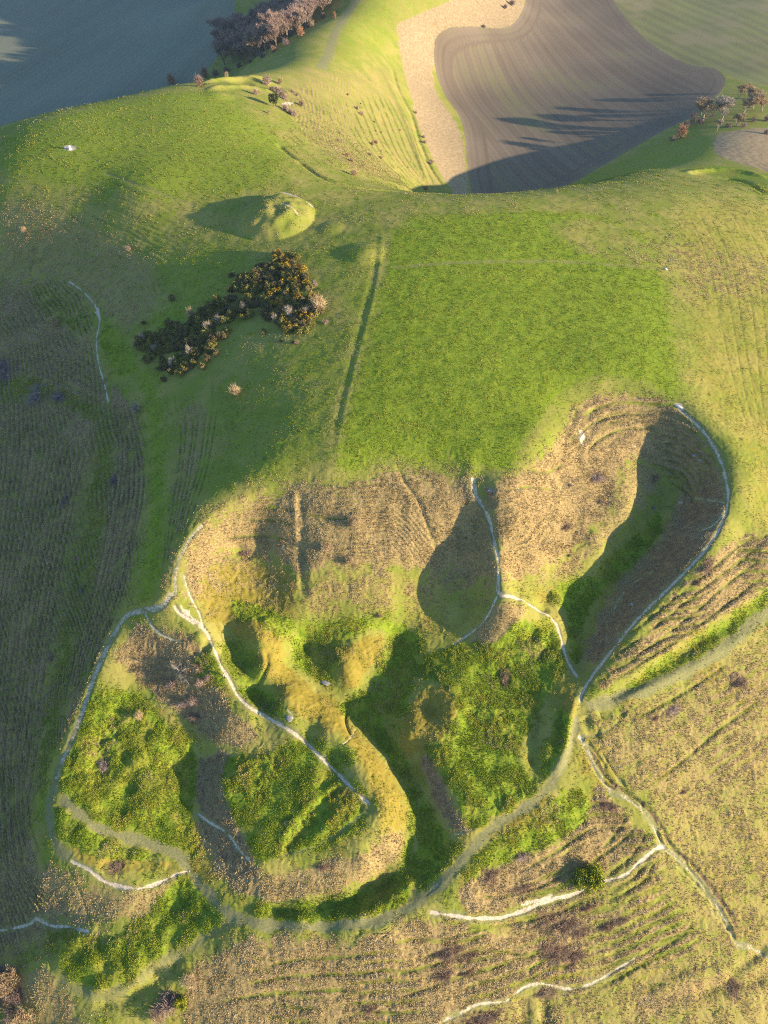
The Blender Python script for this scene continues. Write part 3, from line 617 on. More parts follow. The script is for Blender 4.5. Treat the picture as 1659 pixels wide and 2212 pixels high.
path('chalk_path', 'short chalk path falling in shade below the rib', [(1075,1285),(1050,1335),(1020,1365),(980,1392)], .8, .75, .3, .2)
path('chalk_path', 'sunlit chalk path crossing the straw slope below the green bush', [(920,1968),(960,1975),(1005,1982),(1060,1983),(1100,1978),(1150,1960),(1185,1945),(1230,1935),(1270,1918),(1300,1905),(1350,1890),(1385,1860),(1420,1832),(1445,1828)], 1.1, .9, .3, .15)
path('chalk_path', 'trodden earth and chalk path running down the right hand slope in ruts', [(1245,1590),(1265,1610),(1280,1645),(1300,1680),(1320,1710),(1350,1720),(1385,1745),(1415,1790),(1430,1825),(1460,1850),(1500,1890),(1540,1940),(1565,1980),(1590,2035),(1620,2045),(1659,2065),(1720,2100)], 1.3, .42, .8, .2, .35, jit=.35)
path('chalk_path', 'thin chalk path round the brown thicket near the bottom edge', [(935,2225),(960,2205),(995,2188),(1035,2169),(1087,2164),(1103,2156),(1135,2132),(1169,2124),(1195,2130),(1235,2136),(1275,2126),(1327,2098),(1400,2050)], .8, .75, .3, .12, fade=.06)
path('chalk_path', 'small chalk path bending down the shaded flank left of the gorse', [(145,605),(180,630),(205,660),(215,690),(208,735),(212,780),(225,830),(235,875)], 1.0, .8, .3, .2, .35)
path('chalk_path', 'thin grey path in deep shade at the lower left edge', [(-40,2015),(0,2010),(60,1998),(78,1985),(110,2000),(150,2003),(200,2016)], 1.0, .75, .4, .15)
path('chalk_path', 'white chalk path slanting down the shaded bank of the heart shaped terrace', [(425,1755),(450,1775),(490,1800),(520,1840),(542,1862)], .75, .85, .2, .15)
path('chalk_path', 'thin chalk branch path in the shaded wall of the right bowl', [(1500,1075),(1530,1080),(1568,1086)], .6, .7, .3, .1)
path('chalk_path', 'thin chalk path joining the rim lower down the right bowl', [(1470,1160),(1500,1150),(1540,1135),(1562,1112)], .6, .7, .3, .1)
path('chalk_path', 'faint chalk path slanting across the floor of the right bowl', [(1318,1335),(1340,1290),(1365,1262),(1415,1230)], .6, .6, .3, .1)
path('chalk_path', 'grassy branch path east of the path junction', [(1252,1588),(1285,1588),(1315,1575),(1340,1555)], .8, .3, .6, .1)
# bare chalk in scars, own the ground's mesh
O = dict(own=False)
path('', '', [(855,1003),(880,1050),(905,1085),(925,1140),(945,1190),(950,1215)], .7, .4, .3, .1, **O)
path('', '', [(600,413),(640,424),(668,443),(683,455)], 1.5, .85, 0, .1, fade=.1, **O); path('', '', [(608,459),(630,470),(650,483)], 1.2, .8, 0, .1, fade=.1, **O)
path('', '', [(505,470),(512,490),(535,507),(560,514)], 1.4, .35, .3, .1, **O); path('', '', [(530,432),(560,428),(570,434)], .8, .35, .2, .1, **O)
path('', '', [(740,1608),(755,1597),(768,1575)], .7, .8, 0, .2, **O); path('', '', [(752,1540),(747,1560),(758,1592)], .4, .1, .3, .3, **O)
path('', '', [(480,1385),(476,1372),(485,1350)], .6, .5, 0, .2, **O); path('', '', [(620,1533),(632,1543)], .7, .8, 0, .1, **O)
path('', '', [(980,1803),(1010,1796),(1022,1790)], .6, .6, 0, .1, **O); path('', '', [(1030,1850),(1042,1843)], .5, .5, 0, .1, **O); path('', '', [(920,1935),(950,1905)], .6, .5, 0, .1, **O)
path('', '', [(235,880),(205,925),(175,985),(130,1055),(80,1150),(30,1230),(-20,1300)], .8, .12, .5, .3, **O)
path('', '', [(1300,1625),(1335,1680),(1372,1722),(1405,1760),(1430,1800),(1462,1838),(1490,1868)], .5, .25, .6, .3, jit=.5, **O)
for o_ in (-7, 6, 11):
    rp = [(1262+o_,1606),(1282+o_,1645),(1306+o_,1684),(1345+o_,1712),(1392+o_,1745),(1425+o_,1795),(1442+o_,1830),(1470+o_,1852),(1508+o_,1890),(1545+o_,1938),(1572+o_,1980),(1594+o_,2030)]
    bank(rp, .5, -.30, lump=.8); stroke(brown, rp, .35, .8, .25, None, .2, .05)
path('', '', [(1270,1600),(1290,1630),(1310,1660)], .4, .25, .6, .25, jit=.4, **O); path('', '', [(1450,1850),(1480,1885),(1520,1925),(1550,1965),(1575,2010)], .4, .2, .6, .35, jit=.5, **O)
path('', '', [(1590,2030),(1560,1990),(1530,1950),(1500,1905)], .5, .2, .6, .3, jit=.5, **O)
path('', '', [(1250,1590),(1262,1598)], 1.4, .8, 0, .2, **O)
path('', '', [(1125,1955),(1185,1938),(1190,1928)], .9, .8, 0, .0, **O)
path('', '', [(145,1870),(165,1910),(190,1970),(200,2005)], .4, .3, .3, .2, **O); path('', '', [(0,1860),(40,1920),(75,1985)], .5, .3, .5, .2, **O); path('', '', [(125,2000),(128,2030),(125,2070)], .7, .25, .3, .2, **O)
path('', '', [(820,1760),(845,1785),(860,1800)], .35, .4, .4, .15, **O); path('', '', [(825,1770),(850,1795)], .3, .4, .4, .15, **O)
path('', '', [(1255,1475),(1262,1440),(1262,1400)], .8, .0, .5, .05, **O)
path('', '', [(300,2085),(280,2130)], .5, 0, .4, .05, **O)
path('', '', [(1045,2170),(1048,2215)], .4, 0, .3, 0, **O)
path('', '', [(838,2030),(842,2120),(838,2215)], .4, 0, .5, .1, **O)
path('', '', [(225,372),(300,400),(380,430),(450,455)], 1.2, 0, .5, .1, **O)
path('', '', [(935,775),(930,790)], .5, 0, .2, 0, **O)
path('', '', [(1480,1330),(1480,1331)], .5, 0, .2, 0, **O)
path('', '', [(1400,230),(1380,265)], .5, 0, .2, 0, **O)
def scar(pts, val=.9):
    fill(chalk, pts, val, .35, .9)
scar([(388,1303),(398,1312),(415,1325),(438,1350),(425,1347),(405,1335),(393,1320)], 1)
scar([(1452,868),(1470,870),(1482,884),(1474,886),(1460,878)], 1)
scar([(1022,1030),(1030,1045),(1040,1085),(1028,1075),(1018,1050)], .9)
scar([(1245,935),(1258,940),(1262,962),(1250,955)], .75)
scar([(1250,925),(1262,932),(1262,950),(1252,945)], .7)
scar([(205,655),(218,680),(214,695),(208,680)], .7)
scar([(138,314),(158,314),(162,322),(150,326),(138,322)], .95)
scar([(605,224),(622,220),(632,224),(616,229)], .8)
for (u, v, w, h) in ((640,1200,14,8),(610,1185,10,6),(1500,990,12,9),(1512,998,10,6),(1510,975,8,6),(1365,1305,8,6),(1370,965,8,6),(1470,1085,6,5),(1120,1055,6,5),(655,1180,12,5)):
    scar([(u-w/2,v),(u,v-h/2),(u+w/2,v),(u,v+h/2)], .55)
clear(lush, [(1020,1035),(1075,1040),(1070,1100),(1040,1090)], .8, .5, .3)

# thickets: brown ground under bramble and scrub
BRAMBLES = [(525,1190,18,11,-.1),(1222,1138,13,9,.1),(1412,1032,10,8,0),(1528,1220,11,26,-.35),(1506,1255,8,10,0),(1088,1458,11,20,0),(1305,1735,14,16,.2),(1322,1740,9,14,0),(1055,1890,20,20,.3),(1130,1850,18,10,.4),
  (1175,1985,36,16,.45),(1215,1990,26,30,-.4),(1250,2010,22,18,.2),(1200,2055,28,22,.1),(1235,2060,20,20,-.3),(1180,2045,20,16,0),(970,2055,28,20,.4),(1005,2065,20,14,.2),(960,2100,26,22,.6),(1175,2143,26,13,.05),(1030,2200,40,24,.2),(1340,1985,26,14,.3),(1310,2000,14,10,.2),
  (245,1870,22,11,.15),(700,1872,18,11,.05),(225,1650,14,16,.5),(430,1440,16,10,.3),(400,1520,18,10,.1),(425,1545,20,12,.2),(85,845,32,24,-.5),(135,855,20,12,-.3),(15,795,28,22,0),(145,1070,8,26,-.25),(250,1030,8,16,-.2),(1595,1470,18,18,.6),(1450,1535,22,14,.4),(1415,1550,12,10,.3),(1475,1710,8,6,0),
  (1580,2135,16,16,.2),(800,2180,18,10,.5),(640,1015,1,1,0),(1270,1960,20,8,.3),(1120,1920,26,10,.2),(575,1260,1,1,0),(1290,1030,18,16,-.6),(110,1415,10,14,.4),(180,1270,6,12,-.3),(380,2155,14,12,.2),(1010,2100,18,8,.4)]
BRAMBLES = [b for b in BRAMBLES if b[2] > 2]
for (u, v, a, b, r) in BRAMBLES:
    ang = np.linspace(0, 2 * np.pi, 14, endpoint=False)
    c_, s_ = math.cos(r), math.sin(r)
    pts = [(u + 1.15 * a * math.cos(t) * c_ + 1.15 * b * math.sin(t) * s_, v - 1.15 * a * math.cos(t) * s_ + 1.15 * b * math.sin(t) * c_) for t in ang]
    fill(brown, pts, .6, 1.2, 1.0)

ledges = mask()
def ledge(pts, w=.5, h=.32):
    bank(pts, .75, -h, lump=.7, ends=.2); stroke(ledges, pts, w * .7, 1.0, .25, None, .2, .12)  # shallow groove, plus a thin dark line painted for its shadow
for q_ in ([(1300,1836),(1343,1784),(1352,1758)],[(1265,1871),(1317,1836),(1361,1801),(1374,1766)],[(1300,1897),(1352,1862),(1387,1819),(1400,1792)],[(1117,1888),(1178,1853),(1247,1810),(1282,1784)],[(1030,1936),(1091,1936),(1160,1919),(1204,1897),(1256,1871)],
    [(1317,1923),(1370,1897),(1404,1853)],[(1309,1949),(1361,1923),(1396,1897),(1413,1862)],[(934,2036),(1030,2010),(1117,1993),(1195,1975),(1265,1940)],[(830,2045),(899,2028),(978,2036),(1056,2019)],[(830,2115),(917,2089),(1004,2062),(1073,2054),(1143,2062),(1204,2036)],
    [(830,2167),(934,2132),(1030,2097),(1117,2080)],[(560,2092),(650,2072),(740,2068),(820,2060)],[(520,2130),(620,2110),(740,2104),(840,2098)],[(470,2165),(560,2150),(690,2140),(800,2140)],[(1265,2150),(1350,2105),(1439,2045),(1526,1975)],[(1160,1760),(1230,1770),(1300,1752)],
    [(1282,1479),(1387,1409),(1491,1331),(1560,1270),(1659,1195)],[(1300,1440),(1420,1350),(1520,1270),(1659,1165)],[(1340,1385),(1430,1315),(1530,1235),(1620,1160)],[(1320,1475),(1420,1412),(1540,1330),(1659,1235)],[(1400,1700),(1480,1640),(1560,1570),(1659,1500)],[(1360,1560),(1470,1500),(1580,1430)],
    [(1248,905),(1290,880),(1340,868),(1400,872)],[(1240,950),(1280,915),(1340,895),(1420,895)],[(1262,985),(1300,945),(1360,925),(1430,925)],[(530,1100),(590,1095),(640,1108)],[(520,1125),(580,1122),(640,1135)],[(480,1165),(560,1155),(640,1170)],[(660,1110),(720,1120),(760,1118)],
    [(1130,1010),(1180,1020),(1220,1000)],[(1090,1060),(1150,1050),(1200,1060)],[(1500,1060),(1440,1010),(1400,1000)],[(1520,1110),(1480,1060),(1440,1040)]): ledge(q_)
def between(c0, c1, ts, w, h, z=None):
    c0, c1 = np.array(c0, float), np.array(c1, float)
    for t in ts:
        q_ = c0 * (1 - t) + c1 * t + np.stack([nrng.normal(0, 1.6, len(c0)), nrng.normal(0, 3, len(c0))], 1)
        q_ = [tuple(v_) for v_ in q_]
        if h: bank(q_, .8, -h, lump=.8, ends=.15)
        stroke(ledges, q_, w, 1.0, .25, z, .3, .1)
between([(735,205),(755,260),(790,320),(850,378),(905,408)], [(850,200),(882,262),(906,330),(930,385),(948,412)], np.linspace(-.5, 1, 15), 1.1, 0)
between([(560,290),(620,330),(680,372)], [(640,215),(690,290),(750,355)], np.linspace(0, 1, 7), 1.0, 0)
between([(245,850),(250,1000),(226,1150),(192,1300),(152,1450),(118,1600)], [(298,930),(314,1050),(295,1170),(264,1290),(222,1390),(165,1530)], np.linspace(.08, .95, 7), .4, .22)
between([(-10,900),(-20,1050),(-40,1250),(-60,1450)], [(196,960),(152,1150),(106,1400),(68,1700)], np.linspace(.1, .97, 15), .4, .22)
between([(392,900),(385,1000),(370,1110),(345,1260)], [(470,880),(450,1000),(420,1090),(385,1180)], np.linspace(0, 1, 7), .35, .2)
between([(0,650),(60,640),(140,670),(200,730)], [(0,800),(70,800),(150,830),(228,870)], np.linspace(0, 1, 9), .4, .22)
between([(200,380),(300,420),(400,470)], [(60,470),(170,540),(300,600)], np.linspace(0, 1, 7), .5, .10)
_up = (gyy > 170) & (gx < -15); ledges[_up] *= np.clip(.15 + 1.6 * N8 + .8 * N2, 0, .8)[_up]
between([(20,1500),(10,1700),(20,1900)], [(90,1560),(62,1750),(110,1900)], np.linspace(0, 1, 6), .4, .22)
between([(1480,450),(1530,560),(1560,700),(1590,850),(1640,1000)], [(1640,460),(1700,600),(1720,760),(1720,900),(1720,1000)], np.linspace(0, .9, 7), .22, .06)
clear(terr, [(840,1985),(960,1985),(1010,2035),(920,2060),(850,2040)], .95, 1.5, .5)
clear(terr, [(395,1235),(370,1280),(310,1305),(262,1325),(225,1380),(190,1470),(150,1580),(110,1690),(130,1700),(170,1600),(215,1480),(260,1370),(330,1330),(400,1300)], 1, 1, .5)
# ------------------------------------------------------------------ fine relief
lowg = sstep(-17, -24, ZB) * sstep(220, 160, gyy) * (gx > -48)
gold = np.maximum(gold, lowg * np.clip((.32 + .45 * N8 + .25 * N2), 0, .75))  # warm tint of the sun put into the low quarry turf
for a in (straw, lush, brown, chalk, worn, gold, terr): np.clip(a, 0, 1, out=a)
straw *= 1 - 0.75 * lush
terr = np.maximum(terr, .28 * lowg * gold)
def saw(ph, sharp=.28):
    t = ph - np.floor(ph)
    return np.where(t < 1 - sharp, t / (1 - sharp), (1 - t) / sharp) - 0.5
far = sstep(290, 400, np.hypot(gx, gyy))
side = np.maximum(sstep(-5, 12, gx - .05 * gyy), sstep(-38, -41, ZB) * sstep(-32, -26, gx) * (gyy < 60))
step = 0.60 + 0.55 * side * (1 - far) + 0.45 * far
hn = ZB / step + 0.6 * pn(gx, gyy, 18, 31) + 0.22 * pn(gx, gyy, 5.5, 32) + .10 * N05
gxg = np.gradient(ZB.reshape(rows, cols), axis=1).ravel() / np.maximum(np.gradient(GX, axis=1).ravel(), 1e-3)
gyg = np.gradient(ZB.reshape(rows, cols), axis=0).ravel() / np.maximum(np.gradient(GY, axis=0).ravel(), 1e-3)
slope = np.hypot(gxg, gyg).astype(np.float32)
tm = terr * sstep(.14, .34, slope) * np.clip(1.5 * pn(gx, gyy, 11, 33) + .75, 0.12, 1) * np.clip(step / np.maximum(slope, .1) / (1.8 * spacing) - .3, 0, 1)
Z -= tm * step * (0.72 - .2 * side) * saw(hn)
wave = np.sin(2 * np.pi * hn)
straw = np.clip(straw + tm * (.8 - .3 * side) * wave, 0, 1); lush = np.clip(lush - tm * .45 * wave * (1 - side) + .25 * tm * side * np.clip(-wave, 0, 1), 0, 1)
brown = np.maximum(brown, .30 * straw * sstep(.1, .55, N8 + .5 * N2) * (gyy < 200) * (gx < 25))
frac = hn - np.floor(hn)
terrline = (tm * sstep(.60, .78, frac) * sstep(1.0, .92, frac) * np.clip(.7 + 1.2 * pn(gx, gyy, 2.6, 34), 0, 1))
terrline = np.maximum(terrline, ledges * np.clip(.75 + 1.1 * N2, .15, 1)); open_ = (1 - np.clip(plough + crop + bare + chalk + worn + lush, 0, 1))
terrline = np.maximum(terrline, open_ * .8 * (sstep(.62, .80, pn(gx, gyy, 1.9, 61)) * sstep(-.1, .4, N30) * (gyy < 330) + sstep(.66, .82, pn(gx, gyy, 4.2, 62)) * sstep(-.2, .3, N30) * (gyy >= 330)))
straw *= 1 - .8 * ledges; lush = np.maximum(lush, .15 * ledges).astype(np.float32)
tufty = sstep(.22, .62, pn(gx, gyy, 4.5, 51) + .6 * N05) * .55 * (1 - np.clip(plough + crop + bare + stubble + chalk + worn, 0, 1))
lush = np.maximum(lush, tufty * (1 - straw) * np.clip(1 - gold, .4, 1))
straw = np.maximum(straw, .5 * sstep(.3, .7, pn(gx, gyy, 6.5, 52) + .5 * N05) * lush * (ZB < -24))
rough = 0.35 + 0.65 * np.clip(.5 + 1.2 * N8, 0, 1)
keepd = 1 - np.clip(chalk + worn * .8, 0, 1)
top = sstep(-24, -14, ZB)
Z += keepd * (lush * rough * (0.13 * T1 * (1 - .4 * top) + 0.15 * T2 * (1 - .75 * top) + 0.10 * TB * (1 - .6 * top)) + straw * (0.10 * T1 + 0.05 * T2 + 0.10 * TB * rough) + gold * (.07 * T1 + 0.09 * T2 + .05 * TB) + brown * (.10 * T1 + .1 * TB)
              + (1 - np.clip(lush + straw + plough + crop + bare, 0, 1)) * (.06 * T1 + .05 * T2))
near = sstep(400, 200, np.hypot(gx, gyy))
lumpy = lush * sstep(-26, -32, ZB)
Z += near * keepd * ((0.06 - .035 * gold) * N2 + 0.10 * N8 * (1 - terr) + lumpy * (0.22 * pn(gx, gyy, 4.2, 41) + .12 * N2))
Z += 0.35 * N30 * (1 - near) * (1 - plough - crop - bare) 
Z += stubble * .15 * pn(gx, gyy, 3.5, 42) * fadeable(3.5)
rutted = np.clip(worn - .2, 0, 1) * .0

# ------------------------------------------------------------------ ground material
def new_mat(name):
    m = bpy.data.materials.new(name); m.use_nodes = True
    nt = m.node_tree; nt.nodes.clear()
    return m, nt, nt.nodes, nt.links

class G:
    """small helper for building node graphs"""
    def __init__(self, name, rough=0.95, spec=0.1):
        self.m, self.nt, self.n, self.l = new_mat(name)
        self.out = self.n.new('ShaderNodeOutputMaterial'); self.b = self.n.new('ShaderNodeBsdfPrincipled')
        self.l.new(self.b.outputs[0], self.out.inputs['Surface'])
        self.b.inputs['Roughness'].default_value = rough; self.b.inputs['Specular IOR Level'].default_value = spec
    def put(self, sock, v):
        if isinstance(v, bpy.types.NodeSocket): self.l.new(v, sock)
        elif v is not None: sock.default_value = v if not isinstance(v, tuple) or len(v) != 3 or sock.type != 'RGBA' else (*v, 1)
    def noise(self, scale, detail=3, rough=.55, vec=None, dist=0):
        t = self.n.new('ShaderNodeTexNoise'); t.inputs['Scale'].default_value = scale; t.inputs['Detail'].default_value = detail
        t.inputs['Roughness'].default_value = rough; t.inputs['Distortion'].default_value = dist
        self.l.new(vec if vec else self.pos(), t.inputs['Vector'])
        return t.outputs['Fac']
    def pos(self):
        if not hasattr(self, '_p'): self._p = self.n.new('ShaderNodeNewGeometry').outputs['Position']
        return self._p
    def math(self, op, a, b=None, clamp=False):
        t = self.n.new('ShaderNodeMath'); t.operation = op; t.use_clamp = clamp
        self.put(t.inputs[0], a); self.put(t.inputs[1], b); return t.outputs[0]
    def mix(self, f, a, b, blend='MIX'):
        t = self.n.new('ShaderNodeMix'); t.data_type = 'RGBA'; t.blend_type = blend
        self.put(t.inputs[0], f); self.put(t.inputs[6], a); self.put(t.inputs[7], b); return t.outputs[2]
    def ramp(self, f, lo, hi, a=0.0, b=1.0):
        t = self.n.new('ShaderNodeMapRange'); t.interpolation_type = 'SMOOTHSTEP'
        self.put(t.inputs[0], f)
        for i, v in zip((1, 2, 3, 4), (lo, hi, a, b)): t.inputs[i].default_value = v
        return t.outputs[0]
    def attr(self, name):
        t = self.n.new('ShaderNodeAttribute'); t.attribute_name = name
        s_ = self.n.new('ShaderNodeSeparateColor'); self.l.new(t.outputs['Color'], s_.inputs[0])
        return s_.outputs[0], s_.outputs[1], s_.outputs[2], t.outputs['Alpha']
    def bump(self, h, dist, strength=1.0, nrm=None):
        t = self.n.new('ShaderNodeBump'); t.inputs['Distance'].default_value = dist; t.inputs['Strength'].default_value = strength
        self.put(t.inputs['Height'], h)
        if nrm: self.l.new(nrm, t.inputs['Normal'])
        return t.outputs[0]

g = G('downland', 0.95, 0.05)
aS, aL, aB, aC = g.attr('cover_a')
aP, aR, aF, aW = g.attr('cover_b')
aG, aU, aT, aK = g.attr('cover_c')
f1 = g.noise(2.6, 4, .65); f2 = g.noise(.75, 3, .6); f3 = g.noise(.11, 3, .55); f4 = g.noise(.02, 2); f5 = g.noise(6.5, 3, .6)
dst = g.math('ADD', g.math('MULTIPLY', f1, .6), g.math('MULTIPLY', f5, .4))
turf = g.mix(g.ramp(f3, .35, .68), (.225, .265, .040), (.330, .305, .080))
turf = g.mix(g.ramp(f1, .45, .8, 0, .55), turf, (.34, .295, .115))
sepz = g.n.new('ShaderNodeSeparateXYZ'); g.l.new(g.pos(), sepz.inputs[0]); lowz = g.ramp(sepz.outputs[2], -14, -24, .12, 1.0)
lushc = g.mix(g.ramp(f2, .25, .75), (.150, .240, .016), (.280, .350, .034))
lushc = g.mix(g.ramp(f1, .56, .78, 0, .6), lushc, (.34, .30, .11))
lushc = g.mix(g.math('MULTIPLY', lowz, g.ramp(g.noise(.16, 3, .6), .46, .64, 0, .6)), lushc, (.31, .27, .045))
lushc = g.mix(g.ramp(f1, .44, .30, 0, .75), lushc, (.040, .082, .012))
strawc = g.mix(g.ramp(dst, .36, .66), (.225, .162, .068), (.50, .378, .185))
strawc = g.mix(g.ramp(f2, .52, .75, 0, .55), strawc, (.20, .195, .050))
strawc = g.mix(g.ramp(f5, .60, .74, 0, .6), strawc, (.085, .070, .035))
goldc = g.mix(g.ramp(f2, .35, .7), (.255, .215, .032), (.315, .25, .055))
goldc = g.mix(g.ramp(f1, .55, .8, 0, .5), goldc, (.38, .30, .13))
def soft(a, n, k=.55): return g.ramp(g.math('ADD', a, g.math('MULTIPLY', g.math('SUBTRACT', n, .5), k)), .25, .75)
c = g.mix(soft(aG, f2, .8), turf, goldc)
c = g.mix(soft(aL, f2, .9), c, lushc)
c = g.mix(soft(aS, f2, .9), c, strawc)
c = g.mix(g.math('MULTIPLY', aK, g.ramp(f2, .3, .6, .6, 1.0)), c, (.060, .072, .022))  # dark growth on the terracettes, with the painted ledge shadow lines
brownc = g.mix(g.ramp(dst, .35, .65), (.115, .072, .050), (.26, .17, .115))
c = g.mix(soft(aB, f2, .8), c, brownc)
wornc = g.mix(g.ramp(f1, .35, .7), (.20, .215, .085), (.31, .285, .145))
c = g.mix(soft(aW, f2, .5), c, wornc)
# fields of the vale
ploughc = g.mix(aT, (.105, .080, .060), (.295, .238, .175))
ploughc = g.mix(g.math('MULTIPLY', g.ramp(f4, .45, .62), g.ramp(aT, .45, .7, 0, .55)), ploughc, (.20, .205, .085))
c = g.mix(g.ramp(aP, .3, .7), c, ploughc)
cropc = g.mix(aT, (.165, .150, .075), (.335, .34, .12))
cropc = g.mix(g.ramp(f4, .5, .65, 0, .7), cropc, (.34, .28, .15))
c = g.mix(g.ramp(aR, .3, .7), c, cropc)
barec = g.mix(aT, (.13, .145, .10), (.34, .345, .25))
c = g.mix(g.ramp(aF, .3, .7), c, barec)
stubc = g.mix(g.ramp(g.noise(.55, 4, .7), .35, .7), (.30, .225, .125), (.44, .345, .215))
c = g.mix(g.ramp(aU, .3, .7), c, stubc)
# chalk
chalkc = g.mix(g.ramp(f1, .3, .7), (.42, .35, .26), (.71, .63, .51))
c = g.mix(g.ramp(g.math('ADD', aC, g.math('MULTIPLY', g.math('SUBTRACT', f1, .5), .5)), .3, .62), c, chalkc)
g.l.new(c, g.b.inputs['Base Color'])
grass = g.math('SUBTRACT', 1.0, g.math('MAXIMUM', g.math('MAXIMUM', aP, aR), g.math('MAXIMUM', aF, aC)), True)
bstr = g.math('ADD', .12, g.math('MULTIPLY', grass, g.math('ADD', .18, g.math('ADD', g.math('MULTIPLY', aL, .75), g.math('MULTIPLY', aS, .7)))), True)
bn = g.n.new('ShaderNodeBump'); bn.inputs['Distance'].default_value = .22
g.put(bn.inputs['Strength'], bstr); g.put(bn.inputs['Height'], dst)
g.l.new(bn.outputs[0], g.b.inputs['Normal'])
GROUND = g.m

# ------------------------------------------------------------------ cut the relief into its surfaces and link them
def add_surface(name, label, vid, quads, cov, nrm):
    used, inv = np.unique(quads.ravel(), return_inverse=True)
    me = bpy.data.meshes.new(name)
    me.vertices.add(len(used)); me.vertices.foreach_set('co', np.stack([gx[used], gyy[used], Z[used]], 1).astype(np.float32).ravel())
    nq = len(quads)
    me.loops.add(nq * 4); me.loops.foreach_set('vertex_index', inv.astype(np.int32))
    me.polygons.add(nq); me.polygons.foreach_set('loop_start', np.arange(0, nq * 4, 4, dtype=np.int32)); me.polygons.foreach_set('loop_total', np.full(nq, 4, np.int32))
    me.polygons.foreach_set('use_smooth', np.ones(nq, bool))
    me.update(calc_edges=True)
    for an, arr in cov.items():
        at_ = me.attributes.new(an, 'FLOAT_COLOR', 'POINT'); at_.data.foreach_set('color', arr[used].astype(np.float32).ravel())
    me.normals_split_custom_set_from_vertices(nrm[used])
    me.materials.append(GROUND)
    o = add_obj(name, me)
    return tag(o, label, None, None, 'structure')

label_id[(plough > .5) & (label_id == 0)] = -1; label_id[(crop > .5) & (label_id == 0)] = -2
label_id[(bare > .5) & (label_id == 0)] = -3; label_id[(stubble > .5) & (label_id == 0)] = -4
FIELDS = {-1: ('ploughed_field', 'brown ploughed field in the vale striped by drilling'), -2: ('crop_field', 'pale green winter crop field with dark tramlines at top right'),
          -3: ('bare_field', 'dark bluish field in the shade of the hill at top left'), -4: ('stubble_strip', 'pale straw coloured stubble strip beside the ploughed field')}
a = (np.arange(rows - 1)[:, None] * cols + np.arange(cols - 1)[None, :]).ravel()
quads = np.stack([a, a + 1, a + 1 + cols, a + cols], 1)
lab = np.sort(label_id[quads], axis=1)[:, 2]
Z3 = Z.reshape(rows, cols)
dzx = np.gradient(Z3, axis=1) / np.gradient(GX, axis=1)
dxr = np.gradient(GX, axis=0); dzr = np.gradient(Z3, axis=0); dyr = np.gradient(GY, axis=0)
dzy = (dzr - dzx * dxr) / dyr
nrm = np.stack([-dzx, -dzy, np.ones_like(dzx)], -1).reshape(-1, 3); nrm /= np.linalg.norm(nrm, axis=1)[:, None]
cov = {'cover_a': np.stack([straw, lush, brown, chalk], 1), 'cover_b': np.stack([plough, crop, bare, worn], 1), 'cover_c': np.stack([gold, stubble, np.clip(tone, 0, 1), terrline], 1)}
for i, (nm, lb) in list(enumerate(SURF)) + list(FIELDS.items()):
    qs = quads[lab == i]
    if len(qs): add_surface(nm, lb, i, qs, cov, nrm)

def hz(x, y):
    """height of the finished relief at world x, y"""
    x = float(x); y = float(y)
    r = min(max(int(np.searchsorted(gy, y)) - 1, 0), rows - 2)
    fy = (y - gy[r]) / (gy[r + 1] - gy[r])
    def row(rr):
        xs = s * hw[rr]; c_ = min(max(int(np.searchsorted(xs, x)) - 1, 0), cols - 2)
        fx = (x - xs[c_]) / (xs[c_ + 1] - xs[c_])
        return Z3[rr, c_] * (1 - fx) + Z3[rr, c_ + 1] * fx
    return float(row(r) * (1 - fy) + row(r + 1) * fy)

def spot(u, v, z=None):
    x, y = at([u], [v]) if z is None else on_plane([u], [v], z)
    x, y = float(x[0]), float(y[0])
    return x, y, hz(x, y)

# ------------------------------------------------------------------ plants
class MB:
    def __init__(self): self.v, self.f, self.mi = [], [], []
    def tube(self, p, q, r0, r1, n=5, m=0):
        p, q = Vector(p), Vector(q); d = (q - p)
        if d.length < 1e-5: return
        d.normalize(); a = d.orthogonal().normalized(); b = d.cross(a); i = len(self.v)
        for c_, r in ((p, r0), (q, r1)):
            for k in range(n):
                t = 2 * math.pi * k / n
                self.v.append(c_ + a * (r * math.cos(t)) + b * (r * math.sin(t)))
        for k in range(n):
            self.f.append((i + k, i + (k + 1) % n, i + n + (k + 1) % n, i + n + k)); self.mi.append(m)
    def ribbon(self, p, q, w, m=0, taper=.25):
        p, q = Vector(p), Vector(q); d = q - p
        a = d.cross(Vector((rng.gauss(0, 1), rng.gauss(0, 1), rng.gauss(0, 1))))
        if a.length < 1e-6: return
        a.normalize(); i = len(self.v)
        self.v += [p - a * w / 2, p + a * w / 2, q + a * w * taper / 2, q - a * w * taper / 2]
        self.f.append((i, i + 1, i + 2, i + 3)); self.mi.append(m)
    def leaf(self, c_, size, m=0, up=None):
        n_ = Vector((rng.gauss(0, 1), rng.gauss(0, 1), rng.gauss(0, 1)))
        if up is not None: n_ = n_.normalized() + up
        n_.normalize(); a = n_.orthogonal().normalized(); b = n_.cross(a)
        t = rng.random() * 6.28; a, b = a * math.cos(t) + b * math.sin(t), b * math.cos(t) - a * math.sin(t)
        i = len(self.v); c_ = Vector(c_); s1, s2 = size * rng.uniform(.6, 1.2), size * rng.uniform(.35, .7)
        self.v += [c_ - a * s1, c_ + b * s2, c_ + a * s1, c_ - b * s2]
        self.f.append((i, i + 1, i + 2, i + 3)); self.mi.append(m)
    def mesh(self, name, *mats, smooth=False):
        me = bpy.data.meshes.new(name)
        me.from_pydata([tuple(v) for v in self.v], [], self.f)
        for m in mats: me.materials.append(m)
        if len(mats) > 1: me.polygons.foreach_set('material_index', self.mi)
        if smooth: me.polygons.foreach_set('use_smooth', [True] * len(self.f))
        me.update(); return me

